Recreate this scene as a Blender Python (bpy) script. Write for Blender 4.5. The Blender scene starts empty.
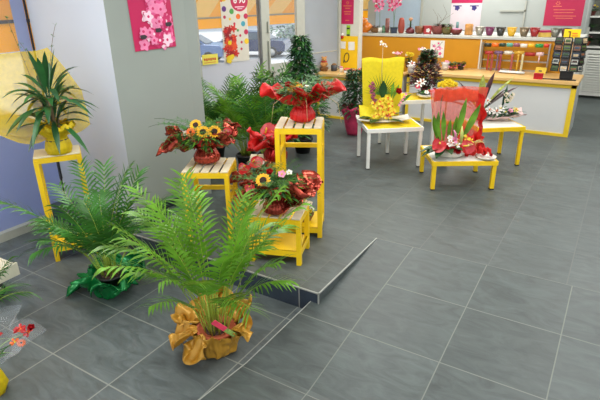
import bpy, math, random
from math import sin, cos, pi, radians, sqrt
from mathutils import Vector, Matrix, Quaternion, noise as mnoise

C = bpy.context.scene.collection
# ------------------------------------------------------------------ camera
CAMZ = 2.356
cam_d = bpy.data.cameras.new('camera')
cam = bpy.data.objects.new('camera', cam_d)
C.objects.link(cam)
bpy.context.scene.camera = cam
YAW, PITCH, ROLL, FPX = radians(-32.28), radians(22.38), radians(-1.054), 504.4
fw = Vector((sin(YAW)*cos(PITCH), cos(YAW)*cos(PITCH), -sin(PITCH)))
rt = fw.cross(Vector((0, 0, 1))).normalized()
up = rt.cross(fw)
rt2 = cos(ROLL)*rt + sin(ROLL)*up
up2 = -sin(ROLL)*rt + cos(ROLL)*up
mt = Matrix((rt2, up2, -fw)).transposed().to_4x4()
mt.translation = Vector((0, 0, CAMZ))
cam.matrix_world = mt
cam_d.sensor_width = 36
cam_d.lens = FPX/600*36
cam_d.clip_end = 300
# ------------------------------------------------------------------ light
sc = bpy.context.scene
sc.view_settings.view_transform = 'Standard'
sc.view_settings.look = 'None'
sc.view_settings.gamma = 1
sc.view_settings.use_curve_mapping = False
sc.view_settings.exposure = 0.42
w = bpy.data.worlds.new('world'); sc.world = w; w.use_nodes = True
bgn = w.node_tree.nodes['Background']
bgn.inputs[0].default_value = (0.88, 0.94, 0.99, 1)
bgn.inputs[1].default_value = 1.05
sun_d = bpy.data.lights.new('sun', 'SUN'); sun_d.energy = 2.2; sun_d.angle = radians(8); sun_d.color = (1, .95, .88)
sun = bpy.data.objects.new('sun', sun_d); C.objects.link(sun)
sun.rotation_euler = Vector((0.55, -0.35, -0.76)).to_track_quat('-Z', 'Y').to_euler()
CEIL = 3.25
FILL_LIGHTS = [(-2.6, 2.0), (0.3, 2.0), (-2.6, 4.9), (0.3, 4.9), (-2.6, 7.6), (0.3, 7.6), (-3.9, 6.9), (-4.3, 1.6), (-2.6, 10.4), (0.3, 11.0)]  # unseen fill lights added under the ceiling; the leftmost pair brightens the left side
for lx, ly in FILL_LIGHTS:
    ld = bpy.data.lights.new('added_ceiling_fill', 'AREA'); ld.shape = 'RECTANGLE'
    ld.size = 1.7; ld.size_y = 1.2; ld.energy = 42 if lx > -3 else 24; ld.color = (1.0, .99, .96)
    lo = bpy.data.objects.new('added_ceiling_fill', ld); C.objects.link(lo)
    lo.location = (lx, ly, CEIL-.08)

# ------------------------------------------------------------------ helpers
R = random.Random(7)
def lin(c):
    return tuple(((v/255)/12.92 if v/255 <= .04045 else ((v/255+.055)/1.055)**2.4) for v in c)
MATS = {}
def mat(name, rgb, rough=.6, metal=0, var=.12, scale=14, bump=0, trans=0, alpha=1, coat=0, spec=.5, emit=0, shape=None, bscale=None):
    """procedural material; rgb in 0..255 display values, varied by noise"""
    if name in MATS: return MATS[name]
    m = bpy.data.materials.new(name); m.use_nodes = True
    nt = m.node_tree; N = nt.nodes; L = nt.links
    p = N['Principled BSDF']; out = N['Material Output']
    c = lin(rgb)
    tc = N.new('ShaderNodeTexCoord'); no = N.new('ShaderNodeTexNoise')
    no.inputs['Scale'].default_value = scale; no.inputs['Detail'].default_value = 4
    mp = N.new('ShaderNodeMapping')
    if shape: mp.inputs['Scale'].default_value = shape
    L.new(tc.outputs['Object'], mp.inputs[0]); L.new(mp.outputs[0], no.inputs['Vector'])
    cr = N.new('ShaderNodeValToRGB')
    cr.color_ramp.elements[0].position = .3; cr.color_ramp.elements[1].position = .7
    cr.color_ramp.elements[0].color = tuple(v*(1-var) for v in c)+(1,)
    cr.color_ramp.elements[1].color = tuple(min(1, v*(1+var)) for v in c)+(1,)
    L.new(no.outputs['Fac'], cr.inputs[0]); L.new(cr.outputs[0], p.inputs['Base Color'])
    p.inputs['Roughness'].default_value = rough; p.inputs['Metallic'].default_value = metal
    p.inputs['Specular IOR Level'].default_value = spec
    p.inputs['Coat Weight'].default_value = coat
    if emit:
        p.inputs['Emission Color'].default_value = c+(1,); p.inputs['Emission Strength'].default_value = emit
    if bump:
        b = N.new('ShaderNodeBump'); b.inputs['Strength'].default_value = bump; b.inputs['Distance'].default_value = .01
        n2 = N.new('ShaderNodeTexNoise'); n2.inputs['Scale'].default_value = bscale or scale*3
        L.new(mp.outputs[0], n2.inputs['Vector']); L.new(n2.outputs['Fac'], b.inputs['Height']); L.new(b.outputs[0], p.inputs['Normal'])
    last = p.outputs[0]
    if trans:
        t = N.new('ShaderNodeBsdfTranslucent'); L.new(cr.outputs[0], t.inputs[0])
        mx = N.new('ShaderNodeMixShader'); mx.inputs[0].default_value = trans
        L.new(last, mx.inputs[1]); L.new(t.outputs[0], mx.inputs[2]); last = mx.outputs[0]
    if alpha < 1:
        t = N.new('ShaderNodeBsdfTransparent'); mx = N.new('ShaderNodeMixShader'); mx.inputs[0].default_value = alpha
        L.new(t.outputs[0], mx.inputs[1]); L.new(last, mx.inputs[2]); last = mx.outputs[0]
    L.new(last, out.inputs['Surface'])
    MATS[name] = m
    return m

class MB:
    def __init__(s): s.v = []; s.f = []; s.m = []; s.sm = []
    def add(s, vs, fs, mi=0, smooth=False, M=None):
        k = len(s.v)
        s.v += [tuple(M @ Vector(v)) if M else tuple(v) for v in vs]
        for f in fs: s.f.append(tuple(k+i for i in f)); s.m.append(mi); s.sm.append(smooth)
    def box(s, x0, x1, y0, y1, z0, z1, mi=0, M=None, bev=0):
        vs = [(x0,y0,z0),(x1,y0,z0),(x1,y1,z0),(x0,y1,z0),(x0,y0,z1),(x1,y0,z1),(x1,y1,z1),(x0,y1,z1)]
        s.add(vs, [(0,3,2,1),(4,5,6,7),(0,1,5,4),(1,2,6,5),(2,3,7,6),(3,0,4,7)], mi, False, M)
    def prism(s, poly, z0, z1, mi=0, M=None):
        n = len(poly)
        vs = [(x,y,z0) for x,y in poly]+[(x,y,z1) for x,y in poly]
        s.add(vs, [tuple(range(n-1,-1,-1)), tuple(range(n,2*n))]+[(i,(i+1)%n,n+(i+1)%n,n+i) for i in range(n)], mi, False, M)
    def tube(s, pts, r, n=6, mi=0, M=None):
        pts = [Vector(p) for p in pts]; k = len(pts)
        rs = r if isinstance(r, (list, tuple)) else [r]*k
        vs = []; ref = None
        for i, p in enumerate(pts):
            d = (pts[min(i+1,k-1)]-pts[max(i-1,0)]).normalized()
            if ref is None: ref = d.orthogonal().normalized()
            ref = (ref-d*ref.dot(d)).normalized(); q = d.cross(ref)
            for j in range(n):
                a = 2*pi*j/n; vs.append(p+(ref*cos(a)+q*sin(a))*rs[i])
        fs = [(i*n+j, i*n+(j+1)%n, (i+1)*n+(j+1)%n, (i+1)*n+j) for i in range(k-1) for j in range(n)]
        fs += [tuple(range(n-1,-1,-1)), tuple((k-1)*n+j for j in range(n))]
        s.add(vs, fs, mi, True, M)
    def lathe(s, prof, n=20, mi=0, M=None, rip=0, k=6, smooth=True):
        vs = []; m = len(prof)
        for i, (r, z) in enumerate(prof):
            for j in range(n):
                a = 2*pi*j/n; rr = r*(1+rip*cos(k*a+i))
                vs.append((rr*cos(a), rr*sin(a), z))
        fs = [(i*n+j, i*n+(j+1)%n, (i+1)*n+(j+1)%n, (i+1)*n+j) for i in range(m-1) for j in range(n)]
        if prof[0][0] > 1e-4: fs.append(tuple(range(n-1,-1,-1)))
        if prof[-1][0] > 1e-4: fs.append(tuple((m-1)*n+j for j in range(n)))
        s.add(vs, fs, mi, smooth, M)
    def ball(s, c, r, mi=0, n=8, sq=(1,1,1)):
        m = n//2+1
        prof = [(max(1e-5,sin(pi*i/m)), -cos(pi*i/m)) for i in range(m+1)]
        M = Matrix.Translation(c) @ Matrix.Diagonal((r*sq[0], r*sq[1], r*sq[2], 1))
        s.lathe(prof, n, mi, M)
    def grid(s, fn, nu, nv, mi=0, M=None, wrap=False):
        vs = [fn(i/nu if True else 0, j/nv) for j in range(nv+1) for i in range(nu+(0 if wrap else 1))]
        W = nu if wrap else nu+1
        fs = [(j*W+i, j*W+(i+1)%W, (j+1)*W+(i+1)%W, (j+1)*W+i) for j in range(nv) for i in range(nu)]
        s.add(vs, fs, mi, True, M)
    def leaf(s, p, d, L, W, droop=.3, mi=0, nseg=4, fold=.15, upv=None, wp=.4, M=None):
        """pointed blade from p along d, sagging with length; a keel along the middle"""
        p = Vector(p); d = Vector(d).normalized()
        u = Vector(upv) if upv else Vector((0,0,1))
        side = d.cross(u)
        if side.length < .05: side = d.orthogonal()
        side.normalize(); nn = side.cross(d)
        vs = []
        for i in range(nseg+1):
            t = i/nseg
            c = p+d*(L*t)+Vector((0,0,-1))*(droop*L*t*t)
            wd = W*.5*(sin(pi*min(1, t**(.5/wp if wp > .3 else .6)))*.96+.04*(1-t))
            if i == nseg: wd = W*.01
            vs += [c-side*wd+nn*fold*wd, c-nn*fold*wd*.6, c+side*wd+nn*fold*wd]
        fs = []
        for i in range(nseg):
            a = i*3
            fs += [(a, a+1, a+4, a+3), (a+1, a+2, a+5, a+4)]
        s.add(vs, fs, mi, True, M)
    def strip(s, p, d, L, W, droop, mi=0, nseg=3, side=None):
        p = Vector(p); d = Vector(d).normalized()
        if side is None: side = d.cross(Vector((0,0,1)))
        if side.length < .05: side = d.orthogonal()
        side = side.normalized(); vs = []
        for i in range(nseg+1):
            t = i/nseg; c = p+d*(L*t)+Vector((0,0,-droop*L*t*t))
            wd = W*.5*(.55+1.1*t if t < .4 else max(.03, (1-t)/.6))
            vs += [c-side*wd, c+side*wd]
        s.add(vs, [(2*i, 2*i+1, 2*i+3, 2*i+2) for i in range(nseg)], mi, True)
    def build(s, name, mats, parent=None, loc=None, rotz=None):
        me = bpy.data.meshes.new(name)
        me.from_pydata([tuple(v) for v in s.v], [], s.f)
        if not isinstance(mats, (list, tuple)): mats = [mats]
        for m in mats: me.materials.append(m)
        me.polygons.foreach_set('material_index', s.m)
        me.polygons.foreach_set('use_smooth', s.sm)
        me.update()
        o = bpy.data.objects.new(name, me); C.objects.link(o)
        if parent: o.parent = parent
        if loc is not None: o.location = loc
        if rotz is not None: o.rotation_euler = (0, 0, rotz)
        return o

def tag(o, label, cat, group=None, kind=None):
    o['label'] = label; o['category'] = cat
    if group: o['group'] = group
    if kind: o['kind'] = kind
    return o
def thing(name, label, cat, loc=(0,0,0), rotz=0, group=None):
    o = bpy.data.objects.new(name, None); C.objects.link(o)
    o.location = loc; o.rotation_euler = (0, 0, rotz); o.empty_display_size = .05
    return tag(o, label, cat, group)
def struct(mb, name, mats, parent=None):
    o = mb.build(name, mats, parent)
    if not parent: o['kind'] = 'structure'
    return o
def bevel(o, wd=.004):
    b = o.modifiers.new('bevel', 'BEVEL'); b.width = wd; b.segments = 2; b.limit_method = 'ANGLE'
    return o
def solid(o, t=.0015):
    b = o.modifiers.new('thickness', 'SOLIDIFY'); b.thickness = t
    return o
def text(s, size, m, parent, loc, rot, name='lettering', ext=.0008, bold=0, align='CENTER'):
    cu = bpy.data.curves.new('t', 'FONT'); cu.body = s; cu.size = size; cu.extrude = ext; cu.offset = bold
    cu.align_x = align; cu.align_y = 'CENTER'
    t = bpy.data.objects.new('t', cu); C.objects.link(t)
    bpy.context.view_layer.update()
    me = bpy.data.meshes.new_from_object(t.evaluated_get(bpy.context.evaluated_depsgraph_get()))
    bpy.data.objects.remove(t)
    me.materials.clear(); me.materials.append(m)
    o = bpy.data.objects.new(name, me); C.objects.link(o); o.parent = parent
    o.location = loc; o.rotation_euler = rot
    return o
VIEW = radians(32.28)
H = .19   # height of the raised floor

# ------------------------------------------------------------------ materials
def slate(name, offx, offy, base, grout, rough=.42, swap=None, msize=.005, rowh=.6, bw=.6):
    m = bpy.data.materials.new(name); m.use_nodes = True
    nt = m.node_tree; N = nt.nodes; L = nt.links; p = N['Principled BSDF']
    tc = N.new('ShaderNodeTexCoord'); mp = N.new('ShaderNodeMapping')
    mp.inputs['Location'].default_value = (offx, offy, 0)
    if swap == 'xz': mp.inputs['Rotation'].default_value = (radians(-90), 0, 0)
    L.new(tc.outputs['Object'], mp.inputs[0])
    br = N.new('ShaderNodeTexBrick'); br.offset = 0; br.squash = 1
    for k, v in (('Scale', 1), ('Mortar Size', msize), ('Mortar Smooth', .1), ('Bias', 0), ('Brick Width', bw), ('Row Height', rowh)): br.inputs[k].default_value = v
    br.inputs['Color1'].default_value = (0,0,0,1); br.inputs['Color2'].default_value = (1,1,1,1); br.inputs['Mortar'].default_value = (.5,.5,.5,1)
    L.new(mp.outputs[0], br.inputs['Vector'])
    # streaky cloud of slate
    mp2 = N.new('ShaderNodeMapping'); mp2.inputs['Rotation'].default_value = (0,0,.6); mp2.inputs['Scale'].default_value = (1.2, 3.2, 1)
    L.new(tc.outputs['Object'], mp2.inputs[0])
    # displace the pattern per tile so that joints cut it
    ad = N.new('ShaderNodeVectorMath'); ad.operation = 'ADD'
    sc_ = N.new('ShaderNodeVectorMath'); sc_.operation = 'SCALE'; sc_.inputs['Scale'].default_value = 9
    L.new(br.outputs['Color'], sc_.inputs[0]); L.new(mp2.outputs[0], ad.inputs[0]); L.new(sc_.outputs[0], ad.inputs[1])
    n1 = N.new('ShaderNodeTexNoise'); n1.inputs['Scale'].default_value = 3; n1.inputs['Detail'].default_value = 8; n1.inputs['Distortion'].default_value = 1.2; n1.inputs['Roughness'].default_value = .62
    L.new(ad.outputs[0], n1.inputs['Vector'])
    cr = N.new('ShaderNodeValToRGB'); b = lin(base)
    cr.color_ramp.elements[0].position = .3; cr.color_ramp.elements[1].position = .72
    cr.color_ramp.elements[0].color = tuple(v*.66 for v in b)+(1,); cr.color_ramp.elements[1].color = tuple(v*1.34 for v in b)+(1,)
    L.new(n1.outputs['Fac'], cr.inputs[0])
    hs = N.new('ShaderNodeHueSaturation')
    mr = N.new('ShaderNodeMapRange'); mr.inputs['To Min'].default_value = .9; mr.inputs['To Max'].default_value = 1.1
    sx = N.new('ShaderNodeSeparateColor'); L.new(br.outputs['Color'], sx.inputs[0]); L.new(sx.outputs[0], mr.inputs['Value'])
    L.new(mr.outputs[0], hs.inputs['Value']); L.new(cr.outputs[0], hs.inputs['Color'])
    mx = N.new('ShaderNodeMix'); mx.data_type = 'RGBA'
    L.new(br.outputs['Fac'], mx.inputs[0]); L.new(hs.outputs[0], mx.inputs[6]); mx.inputs[7].default_value = lin(grout)+(1,)
    L.new(mx.outputs[2], p.inputs['Base Color'])
    r = N.new('ShaderNodeMapRange'); r.inputs['To Min'].default_value = rough-.08; r.inputs['To Max'].default_value = rough+.14
    L.new(n1.outputs['Fac'], r.inputs['Value']); L.new(r.outputs[0], p.inputs['Roughness'])
    bu = N.new('ShaderNodeBump'); bu.inputs['Strength'].default_value = .35; bu.inputs['Distance'].default_value = .008
    L.new(n1.outputs['Fac'], bu.inputs['Height']); L.new(bu.outputs[0], p.inputs['Normal'])
    return m
GX, GY = .654, -4.0
FU = slate('slate_tiles_upper', GX+.6, GY+6, (80,88,87), (92,97,95), msize=.004)
FR2 = slate('slate_tiles_ramp_edge', GX+.6+.06, -4.0+1.26*4, (75,83,82), (112,117,110), msize=.0045, rowh=1.26)
FR = slate('slate_tiles_ramp', 1.314+.65, -4.0+.63*10, (75,83,82), (112,117,110), msize=.004, rowh=.63, bw=.65)
FL_ = slate('slate_tiles_lower', 1.87+.6, -2.12+6, (92,100,101), (138,142,136))
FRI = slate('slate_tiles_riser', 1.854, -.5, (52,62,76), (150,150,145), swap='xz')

YEL = mat('yellow_painted_wood', (248,205,22), .38, var=.06, scale=6, bump=.05)
CREAM = mat('pale_wood_slat', (226,214,184), .6, var=.10, scale=5, shape=(1,8,8))
WHITE = mat('white_laminate', (224,224,216), .4, var=.03)
WPAINT = mat('white_wall_paint', (178,184,180), .8, var=.03, scale=2)
GPAINT = mat('grey_green_wall_paint', (146,153,147), .85, var=.03, scale=2, bump=.03)
BLUEW = mat('pale_blue_wall', (188,196,202), .8, var=.03, scale=2)
FRAME = mat('grey_white_metal_frame', (178,180,170), .45, var=.03)
BLACK = mat('black_plastic', (26,26,28), .4)
DGREY = mat('dark_grey', (60,62,66), .5)
BASEB = mat('dark_skirting', (34,40,50), .4)
METAL = mat('brushed_metal', (190,190,186), .3, 1, var=.05)
TRIM = mat('aluminium_trim', (170,172,166), .5, .2, var=.03)
PALM = mat('palm_leaf', (102,152,42), .32, var=.5, scale=6, trans=.2)
PALM2 = mat('palm_leaf_dark', (60,116,42), .32, var=.5, scale=6, trans=.18)
PSTEM = mat('palm_stem_yellow_green', (150,170,60), .5, var=.2, scale=8)
LEAFD = mat('dark_green_leaf', (34,76,38), .34, var=.35, scale=9, trans=.15)
LEAFM = mat('mid_green_leaf', (66,122,52), .42, var=.3, scale=9, trans=.2)
LEAFB = mat('blue_green_leaf', (54,92,66), .42, var=.3, scale=9, trans=.15)
LEAFR = mat('maroon_leaf', (104,34,50), .42, var=.35, scale=9, trans=.15)
BARK = mat('brown_stem', (104,84,58), .8, var=.2, scale=20, bump=.3)
SOIL = mat('potting_soil', (74,52,44), .95, var=.5, scale=60, bump=.8)
TERRA = mat('terracotta', (176,84,52), .7, var=.1)
REDW = mat('red_mesh_wrap', (216,30,28), .42, var=.12, scale=20, trans=.25, bump=.25, bscale=70)
REDF = mat('copper_red_foil', (172,70,54), .2, .7, var=.3, scale=8, bump=.6, bscale=22)
DREDF = mat('dark_red_foil', (170,30,32), .2, .6, var=.3, scale=8, bump=.6, bscale=22)
GOLDF = mat('gold_paper_wrap', (190,140,46), .36, .25, var=.12, scale=6, bump=.3, bscale=14)
GREENF = mat('green_foil_wrap', (20,124,62), .2, .35, var=.25, scale=6, bump=.5, bscale=16)
PINKF = mat('pink_foil_wrap', (206,62,104), .3, .3, var=.25, scale=9, bump=.5, bscale=20)
YORG = mat('yellow_organza', (238,206,0), .6, var=.1, scale=30, trans=.45, alpha=.7)
YORGD = mat('yellow_organza_gathered', (242,216,24), .55, var=.14, scale=26, trans=.35, alpha=.93, bump=.3, bscale=60)
YPAPER = mat('yellow_fibre_paper', (238,222,40), .7, var=.06, scale=30, trans=.3, bump=.2, bscale=60)
RORG = mat('red_orange_organza', (236,88,70), .6, var=.12, scale=24, trans=.4, alpha=.6, bump=.2, bscale=60)
RORGD = mat('red_organza_gathered', (226,50,44), .6, var=.15, scale=24, trans=.3, alpha=.9, bump=.2, bscale=60)
CELLO = mat('clear_cellophane', (225,230,235), .08, var=.02, alpha=.12, spec=.9)
MAG = mat('magenta_print', (188,24,84), .5, var=.03, scale=3)
PINK = mat('pink_petal', (236,150,186), .5, var=.2, scale=40, trans=.2)
PINKD = mat('deep_pink_petal', (214,52,104), .5, var=.2, scale=40, trans=.15)
WPET = mat('white_petal', (240,236,230), .5, var=.05, scale=40, trans=.2)
YPET = mat('yellow_petal', (244,222,62), .5, var=.12, scale=40, trans=.2)
SPET = mat('sunflower_petal', (250,186,20), .5, var=.12, scale=40, trans=.15)
RPET = mat('red_petal', (186,26,34), .35, var=.2, scale=30, trans=.1)
OPET = mat('orange_petal', (240,110,40), .4, var=.2, scale=30, trans=.1)
DISK = mat('dark_brown_disk', (48,28,20), .9, var=.4, scale=90, bump=.6)
BERRY = mat('purple_pink_flower_head', (160,72,100), .7, var=.3, scale=60)
WOOD = mat('beech_worktop', (216,174,108), .42, var=.07, scale=4, shape=(1,9,9))
ORANGE = mat('orange_laminate', (206,142,14), .5, var=.05, scale=3)
YEDGE = mat('yellow_edge', (226,192,34), .4, var=.04)
FRONT = mat('pale_grey_counter_panel', (204,205,204), .42, var=.02, scale=2)
FILM = mat('frosted_film', (226,229,236), .55, var=.03, scale=1.5, trans=.45)
FILMB = mat('lavender_film', (176,188,224), .5, var=.04, scale=1.5, trans=.5)
GLASS = mat('window_glass', (235,240,245), .03, var=0, alpha=.06, spec=.5)
MOSS = mat('basket_brown', (132,96,60), .8, var=.3, scale=50, bump=.5)
CERW = mat('white_ceramic', (226,222,212), .3, var=.04, coat=.3)
PAPERW = mat('white_paper', (232,232,226), .7, var=.03)
INK = mat('dark_print', (40,36,44), .6)
ICE = mat('pink_cream_paper', (222,190,186), .5, var=.1, scale=12)

# ------------------------------------------------------------------ setting: floors
PX0 = -5.2; PY = 2.907; PX = -1.677
mb = MB(); mb.box(-5.3, -1.9, -1.5, 3.2, -.12, 0); mb.prism([(-1.9,1.5),(-1.9,-1.5),(-1.89,1.5),(-1.82,2.152),(-1.745,2.95),(-1.9,3.0)][0:1]+[(-1.9,1.5),(-1.89,1.5),(-1.82,2.152),(-1.74,2.95),(-1.9,2.95)][1:], -.12, 0)
struct(mb, 'floor', FL_)
mb = MB()   # raised floor
mb.prism([(-5.2,PY),(PX,PY),(PX,4.0),(3.6,4.0),(3.6,13.1),(-5.9,13.1),(-5.9,5.5),(-5.2,3.3)], 0.0, H)
o = struct(mb, 'floor_raised', FU)
# ramp, a little steeper at its foot
y0 = 2.152
def rz(y): return H-.092*(4.0-y)/(4.0-PY) if y >= PY else (H-.092)*(y-y0)/(PY-y0)
mb = MB(); mb.box(-1.9, 3.6, -1.5, 1.5, -.12, 0); mb.prism([(-1.89,1.5),(3.6,1.5),(3.6,2.152),(-1.82,2.152)], -.12, 0); struct(mb, 'floor_front', FR)
def ramp_part(name, m, quads):
    mb = MB()
    for xa, xb, ya, yb in quads:
        xt, xl = xa if isinstance(xa, tuple) else (xa, xa)
        vs = [(xl,ya,-.1),(xb,ya,-.1),(xb,yb,-.1),(xt,yb,-.1),(xl,ya,rz(ya)),(xb,ya,rz(ya)),(xb,yb,rz(yb)),(xt,yb,rz(yb))]
        mb.add(vs, [(0,3,2,1),(4,5,6,7),(0,1,5,4),(1,2,6,5),(2,3,7,6),(3,0,4,7)])
    struct(mb, name, m)
ramp_part('floor_ramp_edge', FR2, [((-1.745,-1.82),-1.314,y0,PY),(PX,-1.314,PY,4.0)])
ramp_part('floor_ramp', FR, [(-1.314,3.6,y0,PY),(-1.314,3.6,PY,4.0)])
mb = MB(); mb.box(-5.2, PX-.004, PY-.012, PY-.001, .002, H-.004)
struct(mb, 'trim_riser', FRI)
mb = MB()
mb.box(-5.2, PX+.005, PY-.014, PY-.003, H-.009, H+.002); mb.box(PX-.004, PX+.006, PY-.014, 4.0, H-.009, H+.002)
mb.box(PX-.004, PX+.006, PY-.016, PY-.006, rz(PY)-.02, H)
struct(mb, 'trim_step_edge', TRIM)
mb = MB()
k = 12
for xa, ya, xb, yb in ((-1.745,PY,-1.82,y0),(-1.82,y0,-1.89,1.5),(-1.89,1.5,-1.98,.6)):
    za, zb = (rz(ya), 0) if ya > y0+.01 else (0, 0)
    w_ = .0035
    vs = [(xb-w_,yb,zb-.02),(xb+w_,yb,zb-.02),(xa+w_,ya,za-.02),(xa-w_,ya,za-.02),(xb-w_,yb,zb+.003),(xb+w_,yb,zb+.003),(xa+w_,ya,za+.003),(xa-w_,ya,za+.003)]
    mb.add(vs, [(0,3,2,1),(4,5,6,7),(0,1,5,4),(1,2,6,5),(2,3,7,6),(3,0,4,7)])
struct(mb, 'trim_ramp_edge', TRIM)

# side cheek of the platform over the ramp is part of floor_raised
# ------------------------------------------------------------------ near window wall (left)
TOP = CEIL
mb = MB()
mb.box(-5.26, -5.14, -1.5, 3.15, 0, .09)
struct(mb, 'baseboard_left', FRAME)
w1 = MB(); w1.box(-5.26, -5.18, -1.5, 3.12, TOP-.12, TOP); w1.box(-5.25, -5.19, -.6, -.54, .09, TOP); w1.box(-5.25, -5.19, 1.2, 1.26, .09, TOP)
w1o = struct(w1, 'window_1', FRAME)
g = MB(); g.box(-5.226, -5.218, -1.5, 3.13, .09, TOP-.12); go = g.build('pane', GLASS, w1o)
g = MB(); g.box(-5.216, -5.212, -1.5, 3.13, .09, 1.12); g.box(-5.216, -5.212, 3.0, 3.13, 1.12, TOP-.12)
g.build('frosted_film', FILMB, w1o)
g = MB(); g.box(-5.214, -5.196, 3.135, 3.15, .0, TOP); g.build('rubber_seal', BLACK, w1o)

# white wall between window and pillar
mb = MB(); mb.box(-5.2, -4.02, 3.16, 3.3, 0, TOP)
struct(mb, 'wall_left_return', mat('white_panel_paint', (190,196,208), .7, var=.03, scale=1.2, bump=.05, bscale=4))
# pillar
pa = Vector((-4.02, 3.16)); pang = radians(10.5)
pd = Vector((sin(pang), cos(pang))); pn = Vector((cos(pang), -sin(pang)))
pb = pa+pd*.85; pc = pb+Vector((sin(radians(24)), cos(radians(24))))*.12
mb = MB(); mb.prism([tuple(pa), tuple(pb), tuple(pc), (pc.x-.3, pc.y+.05), (pa.x-.3, pa.y+.14)], H, TOP)
struct(mb, 'wall_pillar', GPAINT)
mb = MB()
q0 = pa+pn*.006; q1 = pb+pn*.006; q2 = pb; q3 = pa
mb.prism([tuple(pa), tuple(pa+pn*.012), tuple(pb+pn*.012), tuple(pb)], H, H+.085)
struct(mb, 'baseboard_pillar', BASEB)

# far window wall, line from A to B
WA = Vector((-5.55, 5.83)); WB = Vector((-4.62, 8.9))
wd_ = (WB-WA).normalized(); wn = Vector((wd_.y, -wd_.x)); wl = (WB-WA).length
ang = math.atan2(wd_.y, wd_.x)
WM = Matrix.Translation((WA.x, WA.y, 0)) @ Matrix.Rotation(ang, 4, 'Z')   # local x along wall, -y towards room
# find local x for a pixel column
def wall_x(px, py=50):
    d = fw+rt2*((px-300)/FPX)-up2*((py-200)/FPX)
    t = (WA.x*wn.x+WA.y*wn.y)/(d.x*wn.x+d.y*wn.y)
    P = Vector((d.x*t, d.y*t)); return (P-WA).dot(wd_), CAMZ+d.z*t
x198 = wall_x(198, 30)[0]; x259 = wall_x(260, 30)[0]; x264 = wall_x(264.5, 30)[0]; x298 = wall_x(296, 30)[0]; x308 = wall_x(304, 30)[0]; x338 = wall_x(337, 30)[0]
ZF = wall_x(228, 62)[1]; ZD = wall_x(280, 63)[1]; ZW = wall_x(322, 56)[1]
def wbox(m_, xa, xb, ya, yb, za, zb, mi=0): m_.box(xa, xb, ya, yb, za, zb, mi, WM)
mb = MB(); wbox(mb, -1.9, x198-.02, -.05, .1, 0, TOP); struct(mb, 'wall_left_far', FRAME)
mb = MB(); wbox(mb, x198-.02, x259, -.03, .03, H, H+.1); wbox(mb, x198-.02, x259, -.03, .03, TOP-.1, TOP); wbox(mb, x259, x264, -.05, .05, H, TOP)
wo = struct(mb, 'window_2', FRAME)
mb = MB(); wbox(mb, x259-.022, x259, -.045, .045, H, TOP); mb.build('dark_seal', mat('seal_grey', (116,118,120), .5), wo)
mb = MB(); wbox(mb, x198, x259, .002, .01, H+.1, TOP-.1); mb.build('pane', GLASS, wo)
mb = MB(); wbox(mb, x198, x259-.035, -.003, .001, H+.1, ZF); mb.build('frosted_film', FILM, wo)
mb = MB()
wbox(mb, x264, x264+.09, -.03, .03, H+.01, TOP-.05); wbox(mb, x298, x308, -.03, .03, H+.01, TOP-.05); wbox(mb, x264+.09, x298, -.03, .03, H+.01, H+.2)
wbox(mb, x264+.09, x298, -.03, .03, ZD-.26, ZD); wbox(mb, x264+.09, x298, -.03, .03, TOP-.2, TOP-.05)
do = struct(mb, 'door_1', FRAME)
mb = MB(); wbox(mb, x264+.09, x298, -.005, .003, ZD, TOP-.2); mb.build('pane', GLASS, do)
mb = MB(); wbox(mb, x264+.09, x298, -.005, .003, H+.2, ZD-.26); mb.build('lower_panel', FILM, do)
mb = MB(); wbox(mb, x264+.03, x264+.055, -.07, -.03, 1.15, 1.62); wbox(mb, x264+.03, x264+.055, -.07, -.03, 1.75, 1.92); mb.build('door_handle', FRAME, do)
mb = MB(); wbox(mb, x308, x338, -.03, .03, H, H+.1); wbox(mb, x308, x338, -.03, .03, TOP-.1, TOP); wbox(mb, x338, x338+.05, -.05, .05, H, TOP)
wo = struct(mb, 'window_3', FRAME)
mb = MB(); wbox(mb, x308, x338, -.004, .006, H+.1, TOP-.1); mb.build('pane', mat('grey_tinted_film', (186,194,202), .45, var=.05, scale=2, trans=.4), wo)
mb = MB(); wbox(mb, x308, x338, -.014, -.004, H+.1, ZW-.18); mb.build('frosted_film', mat('pale_film', (196,198,194), .5, var=.03, trans=.3), wo)
mb = MB(); wbox(mb, x308, x338, -.012, -.003, ZW+.06, ZW+.08); wbox(mb, x308, x338, -.012,-.003, ZW-.18, ZW-.165); mb.build('film_line', FRAME, wo)
text('m', .26, mat('yellow_film_letter', (206,190,90), .5), wo, (WM @ Vector(((x308+x338)/2-.18, -.012, 2.36))), (radians(90),0,ang), 'window_lettering')

# return wall / post behind the left counter
mb = MB(); mb.box(-4.70, -4.27, 8.92, 9.06, H, TOP)
struct(mb, 'wall_post', mat('cream_post_paint', (206,206,196), .7, var=.03))
# back walls
mb = MB(); mb.box(-5.2, -.86, 11.3, 11.42, H, TOP); struct(mb, 'wall_back', WPAINT)
mb = MB(); mb.box(-.86, 3.6, 13.0, 13.1, H, TOP); struct(mb, 'wall_back_far', WPAINT)
mb = MB(); mb.box(-.86, -.76, 11.42, 13.0, H, TOP); struct(mb, 'wall_side_return', WPAINT)
mb = MB(); mb.box(-5.0, -3.95, 11.285, 11.298, 1.2, TOP-.2); pn_ = struct(mb, 'window_4', mat('pale_blue_glass_panel', (190,212,230), .35, var=.03, trans=.2))
mb = MB(); mb.box(-3.95, -3.9, 11.27, 11.298, 1.0, TOP-.1); mb.build('window_frame', FRAME, pn_)
mb = MB(); mb.box(-1.85, -1.82, 11.27, 11.298, 1.6, TOP-.1); mb.box(-2.3,-1.82,11.27,11.298,1.93,1.96); struct(mb, 'trim_wall_seam', FRAME)
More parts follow.
